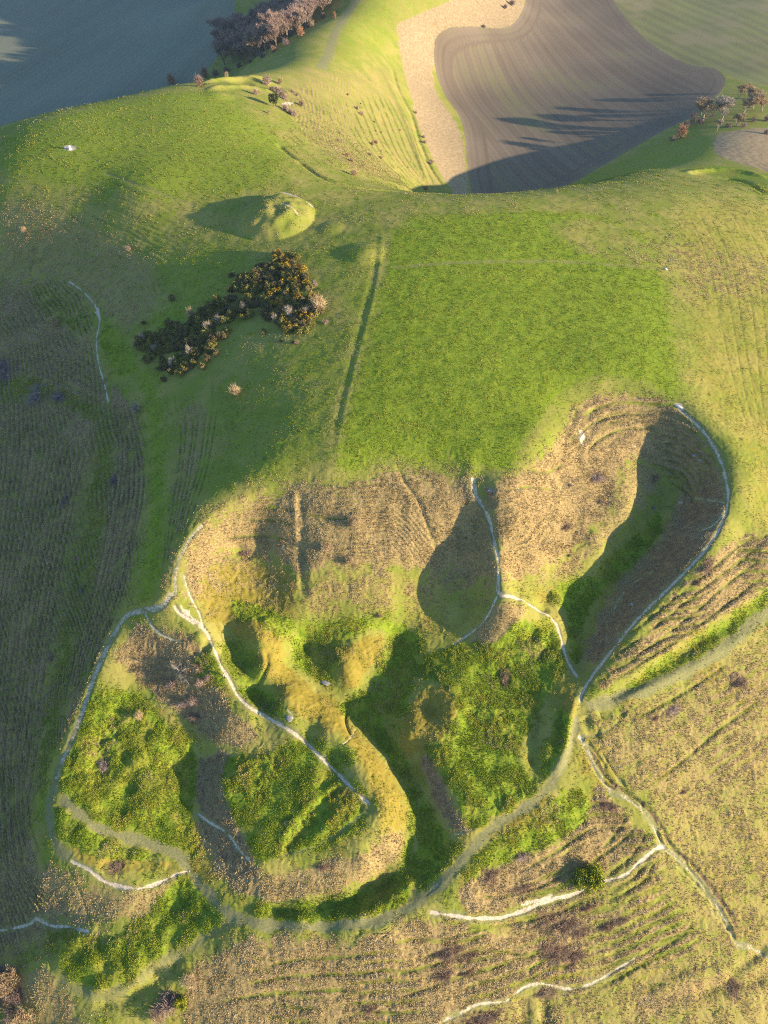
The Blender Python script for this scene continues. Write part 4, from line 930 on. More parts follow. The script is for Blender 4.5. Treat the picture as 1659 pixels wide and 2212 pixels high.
def plant_mat(name, a, b, scale=.9, vary=.25, rough=.9):
    g = G(name, rough, .08)
    col = g.mix(g.ramp(g.noise(scale, 2, .5), .35, .65), a, b)
    oi = g.n.new('ShaderNodeObjectInfo')
    hsv = g.n.new('ShaderNodeHueSaturation'); g.l.new(col, hsv.inputs['Color'])
    g.put(hsv.inputs['Value'], g.math('ADD', 1 - vary / 2, g.math('MULTIPLY', oi.outputs['Random'], vary)))
    g.put(hsv.inputs['Hue'], g.math('ADD', .492, g.math('MULTIPLY', oi.outputs['Random'], .016)))
    g.l.new(hsv.outputs[0], g.b.inputs['Base Color'])
    return g.m

M_BARK = plant_mat('bark', (.16, .12, .09), (.30, .24, .18))
M_PALEBARK = plant_mat('pale_bark', (.34, .29, .22), (.52, .45, .36))
M_TWIG_PINK = plant_mat('twigs_pinkish', (.29, .205, .17), (.49, .37, .31))
M_TWIG_GREY = plant_mat('twigs_grey', (.36, .31, .25), (.54, .47, .38))
M_TWIG_TAN = plant_mat('twigs_tan', (.36, .27, .16), (.56, .43, .27))
M_TWIG_ORANGE = plant_mat('twigs_orange', (.36, .19, .10), (.50, .30, .18))
M_TWIG_BROWN = plant_mat('twigs_brown', (.26, .165, .105), (.42, .29, .19))
M_TWIG_PURPLE = plant_mat('twigs_purple', (.19, .135, .13), (.32, .235, .21))
M_GORSE = plant_mat('gorse_green', (.12, .135, .036), (.28, .24, .070), 2.2, .4)
M_GORSE_D = plant_mat('gorse_dark', (.105, .105, .048), (.27, .21, .095), 2.2, .45)
M_YELLOW = plant_mat('gorse_flower', (.62, .36, .010), (.80, .50, .015), 2, .2)
M_LEAF = plant_mat('holly_leaf', (.12, .17, .013), (.40, .40, .028), 1.2, .2)
M_LEAF_D = plant_mat('dark_leaf', (.045, .060, .022), (.115, .120, .055), 1.2, .3)

def bare_tree(h, spread, w, bark, twig, seed, levels=4, low=.28, twigs=5, lean=0.0):
    """limbs as tapered tubes, twigs as fine blades; returns trunk and crown meshes"""
    global rng
    keep_, rng = rng, random.Random(seed)
    T, C = MB(), MB()
    def grow(p, d, L, r, lev):
        n = 2 if lev else 3; q = p
        for k in range(n):
            d2 = (d + Vector((rng.gauss(0, .13), rng.gauss(0, .13), .06 + rng.gauss(0, .06)))).normalized()
            e = q + d2 * (L / n); rr = r * (1 - .32 * (k + 1) / n) / (1 - .32 * k / n)
            if lev < 3: T.tube(q, e, r, rr, 6 if lev == 0 else 4)
            else: C.ribbon(q, e, max(r * 2.2, w), 0, .8)
            if lev > 0 or k >= 1 or low < .2:
                for _ in range(rng.choice((1, 2)) if lev < levels - 1 else 0):
                    side(e, d2, L, rr, lev)
            if lev >= levels - 1:
                for _ in range(twigs):
                    t = rng.random(); b = q.lerp(e, t)
                    td = (d2 * .8 + Vector((rng.gauss(0, .7), rng.gauss(0, .7), rng.gauss(.35, .5)))).normalized()
                    C.ribbon(b, b + td * L * rng.uniform(.35, .8), w)
            q, d, r = e, d2, rr
        if lev < levels - 1:
            for _ in range(3 if lev == 0 else 2): side(q, d, L, r, lev)
        else:
            for _ in range(twigs):
                td = (d + Vector((rng.gauss(0, .5), rng.gauss(0, .5), rng.gauss(.2, .4)))).normalized()
                C.ribbon(q, q + td * L * rng.uniform(.4, .9), w)
    def side(p, d, L, r, lev):
        a = rng.random() * 6.283; out = Vector((math.cos(a), math.sin(a), 0))
        nd = (d * .75 + out * spread * rng.uniform(.6, 1.15) + Vector((0, 0, .12))).normalized()
        grow(p, nd, L * rng.uniform(.58, .78), r * .6, lev + 1)
    grow(Vector((0, 0, -.3)), Vector((lean, 0, 1)).normalized(), h * low * 1.6, h * .021, 0)
    zmax = max(v.z for v in C.v); k = h / max(zmax, .1)
    for m in (T, C): m.v = [v * k for v in m.v]
    rng = keep_
    return T.mesh('trunk', bark), C.mesh('crown', twig)

def shrub_mesh(twig, seed, n=520, w=.035, flat=1.0, lumps=7):
    """a bare rounded shrub of unit radius: stems from the base, twigs bristling outward through a lumpy dome"""
    global rng
    keep_, rng = rng, random.Random(seed)
    B = MB(); L = []
    for _ in range(lumps):
        a = rng.random() * 6.283; r = rng.uniform(.1, .55)
        L.append((Vector((r * math.cos(a), r * math.sin(a), rng.uniform(.25, .6) * flat)), rng.uniform(.36, .58)))
    for c_, r in L:
        for _ in range(5):
            B.ribbon(Vector((rng.gauss(0, .12), rng.gauss(0, .12), -.12)), c_ + Vector((rng.gauss(0, .15), rng.gauss(0, .15), 0)), w * 1.7)
        for _ in range(n // lumps):
            d = Vector((rng.gauss(0, 1), rng.gauss(0, 1), rng.gauss(.25, 1))).normalized()
            p = c_ + d * r * rng.uniform(.25, .75); q = c_ + (d + Vector((rng.gauss(0, .3), rng.gauss(0, .3), rng.gauss(0.1, .3)))) * r * rng.uniform(.8, 1.18)
            if q.z < -.05: q.z = rng.uniform(0, .1)
            if p.z < -.1: p.z = 0
            B.ribbon(p, q, w)
    rng = keep_
    return B.mesh('twigs', twig)

def leafy(n, size, seed, mats, lumps=9, flat=.85, flower=0.0, rad=(.30, .5)):
    """a leafy bush of unit radius made of many small leaf clumps over a lumpy dome; returns foliage and flower meshes"""
    global rng
    keep_, rng = rng, random.Random(seed)
    B, F = MB(), MB(); L = [(Vector((0, 0, .35 * flat)), .55)]
    for _ in range(lumps):
        a = rng.random() * 6.283; r = rng.uniform(.25, .68)
        L.append((Vector((r * math.cos(a), r * math.sin(a), rng.uniform(.2, .75) * flat)), rng.uniform(*rad)))
    tot = sum(r * r for _, r in L)
    for c_, r in L:
        for _ in range(int(n * r * r / tot)):
            d = Vector((rng.gauss(0, 1), rng.gauss(0, 1), rng.gauss(.3, 1))).normalized()
            p = c_ + d * r * (rng.random() ** .35)
            if p.z < -.08: continue
            if flower and d.z > .1 and rng.random() < flower * (1.6 if d.x > 0 else .6): B.leaf(p + d * .04, size * .8, 1, d)
            else: B.leaf(p, size, 0, d * .9)
    rng = keep_
    return B.mesh('foliage', *mats), None

def put(name, meshes, x, y, rad, h, label, cat, group=None, dz=-.08, rz=None, sxy=1.0, rot=None):
    """one plant: an Empty at its foot with its parts"""
    z = hz(x, y)
    o = empty(name, (x, y, z + dz), rng.random() * 6.28 if rot is None else rot)
    o.scale = (rad * sxy, rad / sxy if sxy != 1 else rad, h)
    for nm, me in meshes:
        if me: add_obj(nm, me, o)
    return tag(o, label, cat, group)

def put_single(name, me, x, y, sx, sy, h, label, cat, group=None, rot=None, dz=-.08):
    o = add_obj(name, me, None, (x, y, hz(x, y) + dz))
    o.scale = (sx, sy, h); o.rotation_euler = (0, 0, rng.random() * 6.28 if rot is None else rot)
    return tag(o, label, cat, group)

# --- gorse thicket on the summit slope
GOR = [leafy(1500, .085, 100 + i, (M_GORSE if i % 2 else M_GORSE_D, M_YELLOW), 10, .85, fl) for i, fl in enumerate((0.015, .0, .03, .02, .26, .42))]
GP = [(598,546),(640,552),(662,600),(690,640),(690,690),(668,712),(640,732),(612,716),(592,694),(545,682),(505,700),(478,738),(440,772),(395,812),(345,800),(302,775),(300,735),(350,706),(425,690),(445,652),(490,650),(512,612),(540,578),(578,568)]
gp = ground_line(GP + [GP[0]], None, 1)
def inside(poly, x, y):
    c_ = False
    for (ax_, ay_), (bx_, by_) in zip(poly, np.roll(poly, -1, 0)):
        if (ay_ > y) != (by_ > y) and x < ax_ + (y - ay_) * (bx_ - ax_) / (by_ - ay_): c_ = not c_
    return c_
pu, pv = [], []
flow = [at([u], [v]) for u, v in ((600,552),(612,575),(655,600),(668,615),(640,612),(622,615),(640,650),(628,690),(612,715),(642,705),(622,730),(660,690),(655,575),(645,640),(610,560),(672,640),(590,640),(600,660))]
cnt = 0; x0, y0 = gp.min(0); x1, y1 = gp.max(0); yy = y0; row_ = 0; gorse = []
while yy < y1:
    xx = x0 + (row_ % 2) * .95
    while xx < x1:
        x, y = xx + rng.uniform(-.6, .6), yy + rng.uniform(-.6, .6)
        if inside(gp[:-1], x, y): gorse.append((x, y))
        xx += 1.95
    yy += 1.75; row_ += 1
rng.shuffle(gorse)
for (x, y) in gorse[:260]:
    df = min(math.hypot(x - float(a[0][0]), y - float(a[1][0])) for a in flow)
    fl = df < 1.9
    i = (4 if rng.random() < .55 else 5) if fl else rng.choice((0, 1, 2, 3))
    f_, w_ = GOR[i]
    put('gorse_bush', (('foliage', f_), ('flowers', w_)), x, y, rng.uniform(1.6, 2.15), rng.uniform(1.5, 2.2),
        'gorse bush in bright yellow flower on the sunny right side of the dark thicket' if fl else 'dark green gorse bush crowded into the thicket below the barrow', 'gorse bush',
        'flowering gorse in the thicket' if fl else 'dark gorse in the thicket', sxy=rng.uniform(.78, 1.28))
for (u, v, r, lb) in ((501,596,1.25,'left of two small gorse bushes standing apart above the thicket'),(517,600,1.2,'right of two small gorse bushes standing apart above the thicket'),
                      (569,719,1.2,'low dark gorse bush alone in the green notch below the thicket'),(608,737,.6,'tiny yellowish gorse tuft below the flowering end of thicket, further left one'),(633,741,.65,'tiny yellowish gorse tuft just below the lowest flowering gorse bush'),
                      (373,647,1.5,'round brownish gorse bush alone on grass between path and thicket'),(437,795,1.3,'gorse bush at the tip of the small tail below the thicket'),(447,778,1.4,'gorse bush in the middle of the small tail below the thicket'),(465,765,1.4,'gorse bush where the small tail leaves the thicket'),(355,822,1.1,'small brown gorse bush under the lowest corner of the thicket'),(312,700,1.0,'small gorse bush with a few yellow flowers above the left end of thicket')):
    x, y, z = spot(u, v); f_, w_ = GOR[2 if r < 1.2 else 0]
    put('gorse_bush', (('foliage', f_), ('flowers', w_)), x, y, r, r * 1.25, lb, 'gorse bush', 'gorse bushes around the thicket')

# --- bare shrubs
SHR = {k: [shrub_mesh(m, 300 + 10 * j + i, n_, w_, fl) for i in range(3)] for j, (k, m, n_, w_, fl) in enumerate((
    ('grey', M_TWIG_GREY, 900, .028, 1.1), ('pink', M_TWIG_PINK, 800, .03, 1.0), ('tan', M_TWIG_TAN, 900, .028, 1.1), ('orange', M_TWIG_ORANGE, 900, .03, 1.15), ('brown', M_TWIG_BROWN, 900, .032, .8), ('purple', M_TWIG_PURPLE, 800, .034, .9)))}
STEM = MB()
for k in range(7):
    a = k * .9; STEM.tube((.05 * math.cos(a), .05 * math.sin(a), -.15), (.4 * math.cos(a), .4 * math.sin(a), .55), .05, .02, 5)
STEM_ME = STEM.mesh('stems', M_BARK)
def shrub(u, v, r, h, kind, label, cat='bush', group=None, name='bare_shrub', z=None, sx=1.0, rot=None):
    x, y, _ = spot(u, v, z)
    me = SHR[kind][rng.randrange(3)]
    return put(name, (('twigs', me), ('stems', STEM_ME)), x, y, r, h, label, cat, group, sxy=sx, rot=rot)

for (u, v, r, h, k, lb) in (
    (691,672,3.0,4.6,'tan','big pale bare hawthorn at the right end of the gorse thicket'),(627,680,2.0,3.0,'grey','round grey bare shrub inside the flowering end of the gorse'),(659,678,1.5,2.6,'grey','grey bare shrub squeezed between the big hawthorn and the round grey shrub'),
    (528,672,1.3,2.6,'grey','grey bare shrub rising from the middle of the gorse thicket'),(593,694,1.1,2.2,'grey','small grey bare shrub on the lower edge of the flowering gorse'),(473,698,1.3,2.8,'grey','upright grey bare shrub in the notch of the gorse thicket'),
    (449,714,1.5,2.8,'grey','grey bare shrub left of the notch in the gorse'),(409,768,1.6,2.8,'grey','widest grey bare shrub in the lower left gorse'),(374,790,1.3,2.4,'grey','grey bare shrub low in the dark left gorse'),(311,738,1.2,2.8,'grey','tall thin grey shrub at the left end of the gorse'),
    (297,750,1.3,2.4,'purple','leftmost purplish bare shrub beside the gorse'),(337,757,1.3,2.4,'grey','grey bare shrub near the left end among dark gorse'),(412,684,1.5,2.8,'tan','yellowish bare shrub on the upper edge of the left gorse'),
    (681,618,1.1,1.6,'pink','small pinkish shrub on the right edge of the gorse'),(703,699,1.2,1.2,'pink','low pinkish shrub at the foot of the big hawthorn'),(640,742,.8,1,'pink','small pink shrub under the lowest gorse'),
    (508,852,2.0,2.6,'tan','lone pale round bush on the dark green slope below the gorse'),(293,888,1.9,2.6,'grey','grey bare shrub on the ridged strip below the left gorse'),(118,706,1.6,3.0,'tan','small pale tree in shade left of the small chalk path'),
    (52,500,1.3,1.8,'tan','pale bush low on the left edge below the pillar'),(278,541,1.2,1.4,'pink','pinkish bush on the upper left slope'),(305,1551,1.2,1.9,'tan','blond rounded bush at the top of the west terrace'),
    (764,1133,1.9,1.8,'tan','pale bare bush halfway up the west bowl, uppermost of three'),(704,1188,1.6,1.5,'tan','pale bare bush in the west bowl, leftmost of three'),(757,1216,1.5,1.5,'tan','pale bare bush in the west bowl, lowest of three'),
    (819,1331,.9,1.0,'tan','small pale shrub at the foot of the west bowl'),(435,1478,1.3,1.5,'pink','pinkish scrub just right of the sprawling bare tree'),(448,1467,1.0,1.3,'pink','pink scrub nearest the path beside the sprawling tree'),(417,1515,1.7,1.3,'pink','pink scrub on the brown slope below the sprawling tree'),
    (369,1478,1.6,1.2,'purple','dark purple scrub left of the sprawling bare tree'),(1212,1093+510,.5,.5,'tan','tiny tuft of dry stems by the central groove'),
    (410,2122,1.9,2.0,'tan','tan bare bush on the straw slope above the bottom green bush'),(359,2168,3.0,2.6,'purple','broad dark bare thicket at the bottom left of the green bush'),(345,2195,2.2,2.0,'tan','tan bare bush on the bottom edge below the dark thicket'),
    (1230,1200,.6,.5,'brown','small brown tuft on the straw wall of the right bowl'),(1232,1060-10,.7,.6,'grey','grey tuft high on the straw wall of the right bowl'),(1300,1085,.8,.6,'pink','pink tuft in the middle of the right bowl wall'),(1413,1098,.7,.8,'grey','grey tuft beside the small spur in the right bowl')):
    shrub(u, v, r, h, k, lb)

# --- thickets of bramble and dead bracken on the slopes
WHERE = ['on the left side of the west bowl, brown and oval','on the sunlit straw wall of the right bowl','in the shade at the head of the right bowl','elongated, on the ridged slope outside the right rim path','small, below the elongated one outside the right rim path','brown and round, in the middle of the lush central terrace',
 'left of two side by side below the path junction','right of two side by side below the path junction','large, just left of the green bush slope and nearest the grass track','long and pale, above the large thicket near the grass track',
 'long, first below the sunlit chalk path','big slanting one in the cluster below the sunlit chalk path','right hand one of the cluster below the sunlit chalk path','dark, in the centre of the cluster below the sunlit chalk path','dark, right of centre in the lower cluster','small, at the upper left of the lower cluster',
 'wide, left of the cluster on the bottom straw slope','small, right beside the wide one on the bottom straw slope','tilted, in the middle of the bottom straw slope','dark oval, directly under the thin bottom chalk path','large reddish one cut by the bottom edge','brown, right of the cluster toward the rutted path','small, left neighbour of the brown one toward the rutted path',
 'brown, above the white chalk path at lower left','on the straw below the heart shaped terrace','tan, among the hummocks of the west terrace','close under the sprawling bare tree','on the brown slope above the west terrace','lower one on the brown slope above the west terrace',
 'large purple one on the far left flank','smaller purple one right of the large one on the left flank','purple, cut by the left edge','dark, long, on the left flank beside the grey line','narrow, on the ridged strip of the left flank','on the right hand slope between straw tussocks, highest','on the right hand slope nearest the junction, larger','on the right hand slope nearest the junction, smaller','tiny, low on the right hand slope',
 'in the hollow at the bottom right corner','flat, on the bottom slope near the lower edge','under the right end of the sunlit chalk path','along the upper side of the sunlit chalk path','pale, in the sunlit part of the right bowl','dark, on the lower left flank','thin, on the lower strip of the left flank','beside the dark thicket at bottom left','long and flat, left of the dark oval at the bottom']
for i, (u, v, a, b, r) in enumerate(BRAMBLES):
    x, y, _ = spot(u, v); d = math.sqrt(x * x + y * y + (CAM_H - hz(x, y)) ** 2); ppm = FPX / d * 1.04
    dep = math.asin((CAM_H - hz(x, y)) / d)
    purple = v < 1300 and u < 300
    kind = 'purple' if purple else ('pink' if i in (9, 27, 25, 35, 42) else 'brown')
    put_single('bramble_thicket', SHR[kind][i % 3], x, y, a / ppm * 1.25, b / ppm / math.sin(dep) * 1.25, .55 if a < 14 else .7,
               ('purplish' if purple else 'brown') + ' bramble thicket ' + WHERE[i], 'thicket', 'bramble thickets on the slopes', rot=r, dz=-.2)

# --- evergreens
HOL = leafy(5200, .06, 501, (M_LEAF,), 16, 1.0, 0, (.28, .46))[0]
def trunk_mesh(h, r, mat, seed):
    B = MB(); rr = random.Random(seed); p = Vector((0, 0, -.3))
    for k in range(4):
        q = p + Vector((rr.gauss(0, .06), rr.gauss(0, .06), h / 4)); B.tube(p, q, r * (1 - .15 * k), r * (1 - .15 * (k + 1)), 7); p = q
    for k in range(5):
        a = k * 1.3; B.tube(p * .7, p + Vector((math.cos(a) * .5, math.sin(a) * .5, h * .25)), r * .45, r * .12, 5)
    return B.mesh('trunk', mat, smooth=True)
x, y, _ = spot(1268, 1900)
put('holly_bush', (('foliage', HOL), ('trunk', trunk_mesh(.6, .06, M_BARK, 1))), x, y, 3.3, 3.6, 'lone bright green holly bush standing by the sunlit chalk path, casting a long shadow', 'bush', rot=.6)
x, y, _ = spot(392, 2166)
put('green_bush', (('foliage', leafy(3000, .07, 502, (M_LEAF,), 10, .9, 0)[0]), ('trunk', trunk_mesh(.6, .06, M_BARK, 2))), x, y, 1.7, 2.4, 'yellow green leafy bush near the bottom edge beside the dark thicket', 'bush')
x, y, _ = spot(593, 231)
DEV = leafy(1800, .09, 503, (M_LEAF_D,), 14, .75, 0, (.22, .36))[0]
o = put('evergreen_tree', (), x, y, 1, 1, 'small dark evergreen tree with open crown on the shoulder left of the combe', 'tree')
t = add_obj('trunk', trunk_mesh(3.2, .18, M_BARK, 3), o); c_ = add_obj('crown', DEV, o, (0, 0, 2.0)); c_.scale = (2.7, 2.7, 4.6)

# --- sprawling pale bare tree on the quarry slope
x, y, z = spot(388, 1456); o = empty('bare_tree', (x, y, z - .1))
tag(o, 'sprawling bare tree with pale white limbs beside the main chalk path', 'tree')
TB_, LB, CB = MB(), [], MB(); TB_.tube((0, 0, -.4), (.05, .1, .7), .26, .2, 8)
for (ex_, ey_, ez_) in ((-.2, 3.4, 1.6), (-1.7, 1.8, 1.6), (2.0, 1.2, 1.2), (3.2, 1.5, 1.9), (1.8, -.1, 1.3), (1.0, -2.4, 1.2), (2.3, -2.6, 1.2), (-.6, .4, 2.2), (.8, 2.4, 1.8)):
    B = MB(); p = Vector((0.05, .1, .55)); e = Vector((ex_, ey_, ez_)); rr = random.Random(ex_); n_ = 6; r = .15
    for k in range(1, n_ + 1):
        q = Vector((.05, .1, .55)).lerp(e, k / n_) + Vector((rr.gauss(0, .13), rr.gauss(0, .13), .35 * math.sin(math.pi * k / n_))); B.tube(p, q, r, r * .8, 6); r *= .8; p = q
        if k > 2:
            for _ in range(3):
                d = Vector((rr.gauss(0, .6), rr.gauss(0, .6), rr.gauss(.3, .3))) + (e.normalized() * .4); b = p + d * .8
                CB.ribbon(p, b, .06)
                for _ in range(6): CB.ribbon(p.lerp(b, rr.random()), b + Vector((rr.gauss(0, .4), rr.gauss(0, .4), rr.gauss(.1, .3))), .035)
    LB.append(B)
tr = add_obj('trunk', TB_.mesh('trunk', M_PALEBARK, smooth=True), o)
for B in LB: add_obj('limb', B.mesh('limb', M_PALEBARK, smooth=True), o)
add_obj('crown', CB.mesh('crown', M_TWIG_GREY), o)

# --- bare wood at the top, trees in the vale
TREES = [bare_tree(18, .50, .085, M_BARK, M_TWIG_PINK, 600 + i, 5, .17, 4) for i in range(4)] 
TREES_PALE = [bare_tree(15, .62, .10, M_PALEBARK, M_TWIG_TAN if i else M_TWIG_GREY, 620 + i, 5, .15, 3) for i in range(3)]
def tree(x, y, h, base, pair, label, group=None, name='bare_tree', wide=1.0, rz=None):
    k = h / base
    return put(name, (('trunk', pair[0]), ('crown', pair[1])), x, y, k * wide, k, label, 'tree', group, dz=-.2, rot=rz)

wood = []
WP = [(502,150),(560,124),(622,94),(680,50),(728,12),(740,-30),(560,-40),(498,20),(478,90),(482,140)]
wx, wy = at([p_[0] for p_ in WP], [p_[1] for p_ in WP]); wp = np.stack([wx, wy], 1)
lo_, hi_ = wp.min(0), wp.max(0); yy = lo_[1]; k = 0
while yy < hi_[1]:
    xx = lo_[0] + (k % 2) * 5
    while xx < hi_[0]:
        x, y = xx + rng.uniform(-2.6, 2.6), yy + rng.uniform(-2.6, 2.6)
        if inside(wp, x, y): wood.append((x, y))
        xx += 9.2
    yy += 8.4; k += 1
wood.sort(key=lambda p_: p_[1])
for i, (x, y) in enumerate(wood[:110]):
    tree(x, y, rng.uniform(14.5, 20), 18, TREES[rng.randrange(4)], 'bare brown tree standing in the dense wood at the top', 'trees of the bare wood', wide=rng.uniform(.8, 1.05))
for (u, v, r, h, k, lb) in ((445,168,4.0,6.5,'orange','rounded brown bush at the near corner of the bare wood, behind the ridge'),(466,164,3.2,4.2,'purple','dark hedge bush next to the brown bush at the corner of the wood'),(428,178,3,3.5,'purple','lowest dark bush at the left end of the wood edge'),(490,155,3,4,'purple','dark bush under the first tree of the wood'),
    (515,146,2.6,3.4,'purple','dark bush along the wood edge, fifth from the ridge'),(540,136,2.8,3.6,'brown','brown bush along the wood edge below the first big crown'),(566,124,2.6,3.2,'purple','dark bush along the wood edge between the two big crowns'),(592,112,2.6,3.4,'brown','brown bush along the wood edge below the middle crowns'),(618,98,2.6,4,'purple','dark bush along the wood edge right of the middle crowns'),(648,78,3.0,5,'orange','orange leaved small tree on the wood edge'),(672,60,2.6,4,'tan','pale bush on the wood edge near its right end'),(698,40,2.4,3.6,'purple','dark bush at the right end of the wood edge'),
    (722,40,1.9,3.4,'orange','small round orange bush on the grass right of the wood'),(370,181,4.2,6.4,'orange','round orange brown bush rising behind the skyline of the near hill'),(432,187,1.7,2.2,'brown','small brown bush on the skyline of the near hill'),(490,172,1.1,2,'tan','tiny pale bush on the earthwork near the skyline'),
    (1105,12,3.2,4.2,'purple','dark bush on the top edge by the stubble strip, right one'),(1090,18,2.6,3.2,'purple','dark bush on the top edge by the stubble strip, left one'),(1045,60,1.8,2.2,'purple','small dark bush on the upper edge of the stubble strip')):
    shrub(u, v, r, h, k, lb)
for (u, v, h, w, i, lb) in ((1516,262,17,1.0,1,'tall rounded bare tree at the left of the vale clump'),(1558,263,15,1.1,0,'pale bare tree with spreading white limbs in the centre of the vale clump'),(1602,247,15,1.0,2,'bare tree at the right of the vale clump'),
    (1592,272,9,1.0,1,'low yellowish bare tree at the front of the vale clump'),(1548,284,8,.6,0,'thin white stemmed tree standing in front of the vale clump'),(1628,233,13,.9,2,'upright bare tree right of the clump on the field corner'),(1647,240,10,.8,2,'smaller bare tree at the right edge by the field corner'),
    (1595,212,11,.9,1,'pale ghostly tree at the back of the vale clump'),(1612,204,8,.9,1,'yellowish tree behind the ghostly one at the field corner')):
    x, y, _ = spot(u, v); tree(x, y, h * .9, 15, TREES_PALE[i], lb, wide=w * 1.25)
for (u, v, r, h, k, lb) in ((1470,298,4.6,7.2,'orange','large orange brown bush on the shaded bank by the ploughed field'),(1451,304,2.6,3.0,'purple','dark low bush left of the large orange bush'),(1494,266,3.6,7.0,'pink','pinkish bush at the left foot of the vale clump'),(1482,274,2.6,3.6,'purple','dark bush on the field edge left of the vale clump'),(1512,266,2.8,3.4,'purple','dark undergrowth bush below the tall rounded tree'),
    (1574,275,2.6,3.0,'purple','dark bush at the front foot of the vale clump'),(1606,274,2.4,2.8,'pink','pinkish low bush at the right front of the vale clump'),(1625,263,2.2,3.2,'purple','dark round bush on the green behind the straw field, left one'),(1655,261,2.6,3.6,'purple','dark round bush on the green behind the straw field, right one'),(1656,290,2.4,3.2,'purple','dark bush at the right edge of the straw field'),(1638,214,2.4,4,'pink','pinkish bush among the vale trees near the right edge')):
    shrub(u, v, r, h, k, lb)

# --- scrub of the combe
for (zx, zy, w, k, lb) in ((420,310,3.1,'pink','largest brown bush above the combe on the shoulder'),(120,550,1.9,'pink','round pinkish bush left of the large brown one'),(810,250,2.0,'tan','pale bush right of the large brown one on the shoulder'),(740,520,2.2,'pink','upper part of the pink scrub row on the shoulder'),(850,610,2.2,'pink','middle of the pink scrub row on the shoulder'),(950,700,2.0,'pink','lower end of the pink scrub row on the shoulder'),(560,490,1.6,'purple','dark scrub between the large bush and the evergreen'),
    (960,1000,2.0,'pink','pink scrub below the chalk patch, upper'),(1100,1100,2.0,'pink','pink scrub below the chalk patch, middle'),(1200,1180,1.8,'pink','pink scrub below the chalk patch, lowest'),(1400,880,1.7,'purple','dark little tree at the head of the combe ditch'),(1150,500,1.1,'pink','small pink bush on the combe edge, upper'),(1290,610,1.0,'pink','small pink bush on the combe edge, lower'),(480,1090,1.1,'pink','small pink bush below the evergreen')):
    shrub(544 + .076 * zx, 159 + .076 * zy + 3, w, w * 1.35, k, lb, group='scrub on the shoulder above the combe')
for (zx, zy, w, k, sx, lb) in ((215,30,.9,'brown',1,'small dark bush near the top of the combe terraces'),(390,150,.7,'brown',1,'tiny dark bush under the topmost one in the combe'),(345,220,1.6,'pink',1.3,'upper half of the long pinkish scrub patch in the combe'),(395,300,1.5,'pink',1.3,'lower half of the long pinkish scrub patch in the combe'),(575,395,.9,'brown',1,'small round bush in the middle of the combe'),(595,522,.7,'brown',1,'tiny bush above the pair in the combe'),(665,540,.8,'brown',1,'tiny bush right above the pair in the combe'),
    (540,705,1.6,'brown',1,'left of the pair of dark round bushes in the combe'),(600,690,1.5,'brown',1,'right of the pair of dark round bushes in the combe'),(920,508,.7,'brown',1,'tiny bush right of the middle of the combe'),(110,552,1.0,'pink',1,'pinkish bush on the left of the combe, upper'),(85,650,.9,'pink',1,'pinkish bush on the left of the combe, lower'),(515,845,1.1,'brown',1,'bush below the pair in the combe, left'),(660,890,1.2,'brown',1,'bush below the pair in the combe, right'),(665,800,.7,'pink',1,'tiny pink bush just under the pair in the combe'),
    (205,855,1.6,'brown',1.2,'upper half of the dark long bush low in the combe'),(265,925,1.6,'brown',1.2,'lower half of the dark long bush low in the combe'),(310,1115,2.0,'tan',1,'pale bush on the lip of the combe'),(1275,1305,1.9,'tan',1,'pale bush at the bottom of the combe ditch'),
    (1130,275,1.4,'pink',1,'highest bush on the edge of the stubble strip'),(1240,610,1.5,'pink',1,'middle bush on the edge of the stubble strip, upper of two'),(1250,680,1.6,'pink',1,'middle bush on the edge of the stubble strip, lower of two'),(1345,950,2.0,'pink',1,'lowest bush on the edge of the stubble strip'),(1060,930,.5,'brown',1,'tiny speck of a bush low on the right of the combe')):
    shrub(716.7 + .16 * zx, 199 + .16 * zy + 2, w, w * 1.25, k, lb, group='bushes dotted over the combe', sx=sx)
# --- dark trees in the bottom left corner
for i, (u, v, h, lb) in enumerate(((22,2128,6.5,'bare tan tree in the bottom left corner, upper one'),(8,2168,6,'bare tan tree in the bottom left corner, lower left one'),(58,2196,5,'bare tan tree in the bottom left corner, nearest the straw'))):
    x, y, _ = spot(u, v); tree(x, y, h, 15, TREES_PALE[1], lb, 'trees in the bottom left corner', wide=1.2)
for (u, v, r, lb) in ((40,2150,2.4,'dark undergrowth between the trees of the bottom left corner'),(10,2105,2.4,'dark undergrowth above the trees of the bottom left corner'),(30,2195,2.4,'dark undergrowth below the trees of the bottom left corner')):
    shrub(u, v, r, 2, 'purple', lb)

